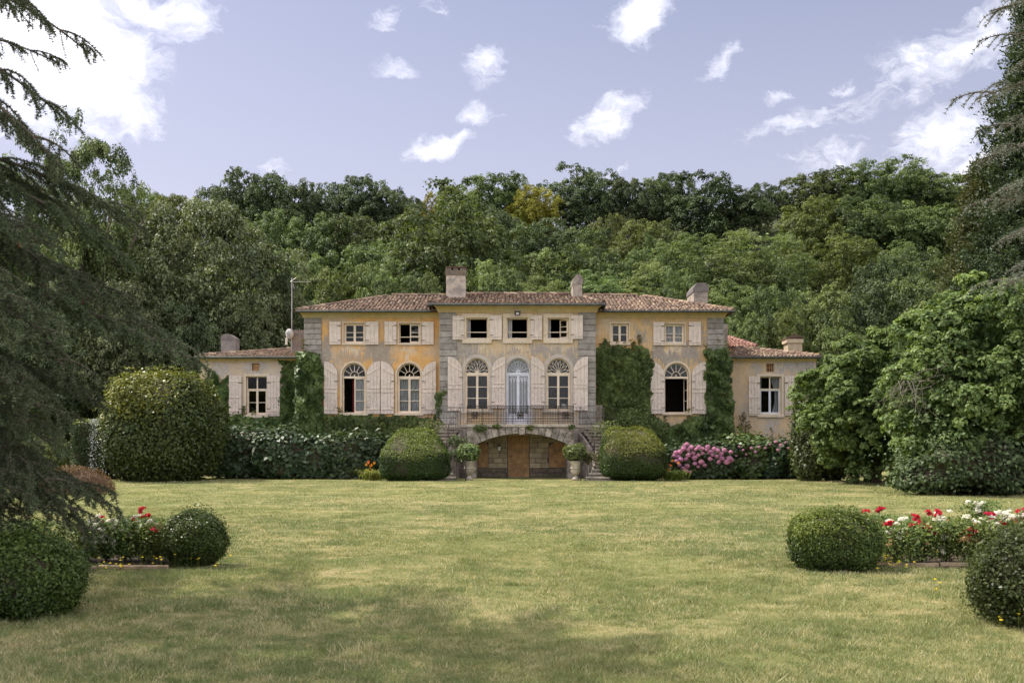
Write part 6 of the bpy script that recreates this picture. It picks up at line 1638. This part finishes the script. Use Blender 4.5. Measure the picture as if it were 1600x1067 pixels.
# ------------------------------------------------------------------ cedars and conifers
def needles(pts, dirs_, r, ln, wd, k):
    n = len(pts); p = np.repeat(pts, k, 0); d = np.repeat(nrmz(dirs_), k, 0); a = nrmz(r.normal(size=(n*k, 3))); a = nrmz(a-d*np.sum(a*d, 1, keepdims=True)*.9 + d*.55 + np.array([0, 0, .30]))
    s = nrmz(np.cross(a, r.normal(size=(n*k, 3))))*wd; L = ln*(.6+.6*r.random((n*k, 1)))
    v = np.stack([p-s, p+s, p+a*L], 1).reshape(-1, 3); return v, np.arange(3*n*k).reshape(-1, 3), np.repeat(np.clip(.5+.25*r.normal(size=n*k), 0, 1), 3)
def cedar_bough(seed, m, L=4.0, dens=.8, sec=30, droop=.55, ln=.036, wd=.0040, k=11, lift=.16):
    """one bough: bent stem, flat side sprays with hanging twigs, tufts of needles; returns stem mesh, needle mesh, tip"""
    r = np.random.default_rng(seed); st = MB(); ax = []; N = 24
    for i in range(N+1):
        u = i/N; ax.append(np.array([L*u, .12*math.sin(u*4+seed), L*(lift*u - droop*.55*u**2.2)]))
    st.tube([Vector(a) for a in ax], .045, 7, .006)
    P_, D_ = [], []
    def run(path, step):
        for a, b in zip(path[:-1], path[1:]):
            d = b-a; l = np.linalg.norm(d); q = max(1, int(l/step)); u = (np.arange(q)+r.random(q))/q
            P_.append(a+u[:, None]*d); D_.append(np.tile(d, (q, 1)))
    run(ax[10:], .016/dens)
    for i in range(sec):
        u = .14 + .84*(i+r.random())/sec; j = min(N-1, int(u*N)); b = ax[j]+(ax[j+1]-ax[j])*(u*N-j); sg = 1 if i % 2 else -1
        ls = L*(.24*(1-u)**.6+.06)*(.7+.5*r.random()); di = np.array([.75, sg*(.75+.3*r.normal()), .10+.14*r.normal()]); di /= np.linalg.norm(di)
        path = [b]; dd = di.copy()
        for k2 in range(6): dd = dd+np.array([.10, 0, -.17*droop/.55]); dd /= np.linalg.norm(dd); path.append(path[-1]+dd*ls/6)
        st.tube([Vector(p) for p in path], .012, 4, .003, cap=False); run(path, .013/dens)
        for t_ in range(int(5+ls*9)):
            v = (t_+r.random())/(5+ls*9); jj = min(5, int(v*6)); c = path[jj]+(path[jj+1]-path[jj])*(v*6-jj); lt = (.10+.22*r.random())*(1-.4*v)*L/4
            e = np.array([.5+.3*r.normal(), sg*.4*r.normal()+(-1)**t_*.6, -.15-.55*r.random()*droop/.55]); e /= np.linalg.norm(e); tp = [c]
            for k3 in range(3): e = e+np.array([.05, 0, -.22*droop/.55]); e /= np.linalg.norm(e); tp.append(tp[-1]+e*lt/3)
            st.tube([Vector(p) for p in tp], .005, 3, .002, cap=False); run(tp, .014/dens)
    pts, ds = np.concatenate(P_), np.concatenate(D_)
    v, f, t = needles(pts, ds, r, ln, wd, k)
    return st.mesh('bough', m=M['bark']), np_mesh('needles', v, f, M[m], t), Vector(ax[-1]), ax
CB = [cedar_bough(s, 'cedar', droop=d, sec=n_, lift=l) for s, d, n_, l in ((1, .50, 30, .14), (2, .66, 30, .17), (3, .38, 32, .09), (4, .80, 28, .20))]
SP = [cedar_bough(s, 'cedar', droop=.75, sec=13, dens=.8, k=9, lift=.22) for s in (7, 8)]        # thin sunlit boughs near the top
BB = [cedar_bough(s, 'cedar_blue', droop=d, sec=15, dens=.55, k=8, lift=.1) for s, d in ((11, .40), (12, .55))]
q = MB(); q.smooth = True; q.lathe([(.0, 0), (.028, .008), (.034, .035), (.030, .07), (.012, .09), (0, .092)], seg=9); CONE = q.mesh('cone', m=M['cone'])
def bough(tree_, base, tip, src, roll=0.0, cones=0, seed=0):
    st, nd, ltip, ax = src; base, tip = Vector(base), Vector(tip); d = tip-base; s = d.length/ltip.length
    a = math.atan2(d.y, d.x); l0 = math.atan2(ltip.z, math.hypot(ltip.x, ltip.y)); l1 = math.atan2(d.z, math.hypot(d.x, d.y)); yaw = math.atan2(ltip.y, ltip.x)
    R = Matrix.Rotation(a, 4, 'Z') @ Matrix.Rotation(-(l1-l0), 4, 'Y') @ Matrix.Rotation(roll, 4, 'X') @ Matrix.Rotation(-yaw, 4, 'Z')
    b = mobj('bough', st, tree_); b.matrix_local = Matrix.Translation(base-org(tree_)) @ R @ Matrix.Scale(s, 4)
    n = mobj('needles', nd, b); r = random.Random(seed)
    for i in range(cones):
        u = r.uniform(.35, .9); p = ax[int(u*24)]; c = mobj('cone', CONE, b, loc=Vector(p)+Vector((r.gauss(0, .03), r.gauss(0, .25), .03))); c.rotation_euler = (0, -(-(l1-l0)), 0)
        k = r.uniform(.65, .9); c.scale = (k, k, k)
    return b
CT = Vector((-8.4, 11.2, 0))
ced = thing('cedar_tree', 'large dark cedar with drooping boughs and brown cones framing the lawn on the left', 'tree', CT)
q = MB(); q.smooth = True; q.tube([CT+Vector((0, 0, -.05)), CT+Vector((.05, 0, 4)), CT+Vector((0, .1, 9)), CT+Vector((.1, 0, 14))], .48, 14, .08); q.lathe([(.75, -.05), (.58, .15), (.47, .7)], CT, 14); q.build('trunk', M['bark'], ced)
def cb(px, py, Y, zb, k, src, cones=0, roll=0.0):
    bough(ced, CT+Vector((.2, 0, zb)), P(px, py, Y), src[k % len(src)], roll, cones, px*7+py)
# boughs seen against the sky
for a in [(140, 84, 10.6, 6.9, 0), (112, 196, 10.2, 6.2, 1), (96, 262, 9.6, 5.9, 0), (58, 30, 9.8, 7.4, 1), (40, 215, 10.5, 6.0, 0), (98, 268, 10.8, 6.1, 1)]: cb(*a[:4], a[4], SP, 2)
cb(92, 100, 10.9, 6.0, 0, SP, 2)
# the middle mass
for i, a in enumerate([(204, 346, 11.3, 5.2), (192, 400, 11.2, 4.9), (120, 335, 11.8, 5.4),  (120, 470, 10.4, 4.6), (60, 380, 9.8, 4.6),
                       (225, 505, 10.8, 4.2), (300, 560, 10.6, 3.7), (110, 575, 9.4, 3.4), (60, 520, 9.2, 3.5), (25, 470, 9.3, 4.0),
                       (150, 625, 10.8, 3.1), (105, 655, 10.2, 2.9), (80, 690, 9.8, 2.6), (60, 640, 9.4, 2.8), (30, 600, 9.0, 3.0), (40, 690, 10.4, 2.5), 
                       (166, 786, 10.4, 1.9), (120, 800, 10.0, 1.7), (60, 800, 10.6, 1.8), (80, 760, 9.6, 2.0), (30, 770, 9.4, 2.0), (60, 720, 11.2, 2.3), (10, 700, 9.8, 2.4), (140, 835, 10.2, 1.5), (20, 820, 10.2, 1.6)]):
    cb(*a, i, CB, 4 if i in (1, 2, 3, 4, 5, 6) else 0, rnd.uniform(-.2, .2))
for i in range(44):                       # dense upper tiers, above the frame
    z = 7.6 + i*.13; a = i*2.4+1; L = max(.9, 5.6*(1-(z-6)/8.5))
    if math.cos(a) > .05 and z < 10: continue
    bough(ced, CT+Vector((0, 0, z)), CT+Vector((math.cos(a)*L, math.sin(a)*L, z-.15*L)), CB[(i+1) % 4], 0, 0, i)
# the rest of the tree, beyond the frame edge and above it: it shades the lawn
for i in range(96):
    z = 1.6 + i*.13; a = i*2.4; L = max(1.0, 5.8*(1-max(0, z-5.5)/10)); dx, dy = math.cos(a), math.sin(a)
    if 0.5 < z < 10 and dx > .15: continue
    bough(ced, CT+Vector((dx*.2, dy*.2, z)), CT+Vector((dx*L, dy*L, z-.3*L*.5)), CB[i % 4], 0, 0, i)
KT = Vector((12.9, 15.5, 0))
kb = thing('blue_cedar_tree', 'grey blue cedar reaching its thin bough tips into view at the right edge', 'tree', KT)
q = MB(); q.smooth = True; q.tube([KT+Vector((0, 0, -.05)), KT+Vector((0, 0, 6)), KT+Vector((.1, 0, 12))], .42, 12, .08); q.build('trunk', M['bark'], kb)
for i, (px, py, Y, zb) in enumerate([(1546, 18, 14.8, 8.3), (1562, 64, 15.2, 7.9), (1592, 98, 14.6, 7.4), (1524, 156, 15.0, 7.2), (1530, 250, 15.2, 6.4), (1556, 205, 15.6, 6.9), (1560, 300, 14.6, 5.9), (1546, 325, 15.0, 5.6), (1562, 376, 15.4, 5.2), (1556, 452, 14.8, 4.7), (1580, 420, 15.6, 4.9)]):
    bough(kb, KT+Vector((-.2, 0, zb)), P(px, py, Y), BB[i % 2], 0, 0, i)
for i in range(34):
    z = 2.6+i*.28; a = i*2.4; dx, dy = math.cos(a), math.sin(a); L = max(.8, 4.6*(1-max(0, z-3)/10))
    if dx < .1: continue
    bough(kb, KT+Vector((dx*.2, dy*.2, z)), KT+Vector((dx*L, dy*L, z-.5)), BB[i % 2], 0, 0, i)
def conifer(px, py, wpx, Y, label, m, seed, up=.55, base=0.0, SZ=.21):
    """dense conifer with upswept sprays"""
    x, zt, R_ = X(px, Y), Z(py, Y), wpx/2/F*Y; H = zt-base; r = np.random.default_rng(seed); t = thing('conifer_tree', label, 'tree', (x, Y, base))
    q = MB(); q.smooth = True; o = org(t); q.tube([o+Vector((0, 0, -.1)), o+Vector((0, 0, H*.5)), o+Vector((.05, 0, H*.97))], .035*H*.6, 10, .03)
    C, Dn = [], []
    nb = int(26*H)
    for i in range(nb):
        u = (i+.5)/nb; z = H*(.06+.94*u); L = R_*((1-u)**.75*.95+.06)*(.65+.5*r.random()); a = i*2.39996+r.normal()*.2; d = np.array([math.cos(a), math.sin(a), up*(.3+.7*u)]); 
        b = np.array([0, 0, z]); k = int(10+L*9); s = (.12+.88*r.random(k))[:, None]; p = b+d*L*s+np.array([0, 0, 1])*(s**2)*L*.22+r.normal(size=(k, 3))*(.10+.16*(1-s))*np.array([1, 1, .6])
        C.append(p); Dn.append(np.tile(d+np.array([0, 0, .5]), (k, 1)))
        if i % 5 == 0: q.tube([o+Vector(b), o+Vector(b+d*L*.7)], .03, 5, .008)
    q.build('trunk', M['bark'], t)
    c, d = np.concatenate(C), np.concatenate(Dn); kk = 14; n = len(c)
    p = np.repeat(c, kk, 0)+r.normal(size=(n*kk, 3))*.13; tip = np.repeat(d, kk, 0)+r.normal(scale=.55, size=(n*kk, 3))
    tn = np.clip(np.repeat(.45+.2*r.normal(size=n), kk)+.12*r.normal(size=n*kk), 0, 1)
    v, f, tt = leaves(p, r.normal(scale=.6, size=(n*kk, 3))+np.array([0, 0, .7]), SZ*(.6+.7*r.random(n*kk)), r, .42, tip, .05, tn); mobj('crown', np_mesh('crown', v, f, M[m], tt), t)
conifer(1630, -60, 300, 37, 'tall dark conifer at the right edge with open pointed tips', 'cypress', 101, SZ=.17)
conifer(1535, 258, 210, 45, 'bronzed conifer with a ragged top standing left of the tall dark conifer', 'cypress_brown', 102, SZ=.17)
conifer(1580, 300, 160, 42, 'dense conifer filling in between the bronzed one and the tall dark conifer', 'cypress', 103)

# ------------------------------------------------------------------ grass blades
def grass():
    r = np.random.default_rng(99); out = []
    def blades(n, y0, y1, h, wd, tuft=0):
        y = y0+(y1-y0)*r.random(n); x = (r.random(n)*2-1)*(.60*y+1.2)
        return x, y, h*(.45+.8*r.random(n)), wd*(.7+.6*r.random(n))
    sets = [blades(150000, 5.4, 9.5, .028, .0032), blades(130000, 9.5, 15, .030, .0045), blades(150000, 15, 26, .034, .0075), blades(120000, 26, 47, .036, .013)]
    off = [np.zeros(len(q[0])) for q in sets]
    # the turf is clumpy: every clump has its own height and greenness; a few are tall weeds
    for n, y0, y1, sp, k, hh, ww in ((5200, 5.4, 9.5, .055, 46, .046, .0036), (5200, 9.5, 15, .075, 40, .050, .0050), (4200, 15, 26, .12, 34, .050, .008), (3000, 26, 47, .20, 28, .050, .013), (260, 5.6, 14, .10, 80, .085, .0042)):
        cy = y0+(y1-y0)*r.random(n); cx = (r.random(n)*2-1)*(.58*cy+.8); s = np.repeat(sp*(.4+1.1*r.random(n)), k)
        x = np.repeat(cx, k)+r.normal(size=n*k)*s; y = np.repeat(cy, k)+r.normal(size=n*k)*s
        sets.append((x, y, np.repeat(hh*(.45+.9*r.random(n)), k)*(.5+.8*r.random(n*k)), ww*(.7+.6*r.random(n*k)))); off.append(np.repeat(r.normal(scale=.36, size=n)-(.25 if n < 300 else .08), k))
    off = np.concatenate(off)
    x, y, h, w_ = [np.concatenate([s[i] for s in sets]) for i in range(4)]
    bare = lumps(np.stack([x, y, x*0], 1), 1.9, 12)+.6*lumps(np.stack([x, y, x*0], 1), 5.0, 13); keep = r.random(len(x)) < np.clip(1.0-.75*(bare > .75), .25, 1)
    x, y, h, w_, off = x[keep], y[keep], h[keep], w_[keep], off[keep]; n = len(x)
    h = .8*h*(1+.35*lumps(np.stack([x, y, x*0], 1), 3.1, 14))
    z = 0.012*np.sin(x*1.3+y*.7)+0.010*np.sin(y*1.9-x*.6)-0.014
    a = r.random(n)*6.28; sx, sy = np.cos(a)*w_, np.sin(a)*w_; lx, ly = r.normal(size=n)*h*.55, r.normal(size=n)*h*.55
    v = np.empty((n, 3, 3)); v[:, 0] = np.stack([x-sx, y-sy, z], 1); v[:, 1] = np.stack([x+sx, y+sy, z], 1); v[:, 2] = np.stack([x+lx, y+ly, z+h], 1)
    tt = np.repeat(np.clip(.5+off+.20*r.normal(size=n), -.2, 1.2), 3)
    mobj('grass', np_mesh('grass', v.reshape(-1, 3), np.arange(3*n).reshape(-1, 3), M['blade'], tt), kind='stuff')
grass()
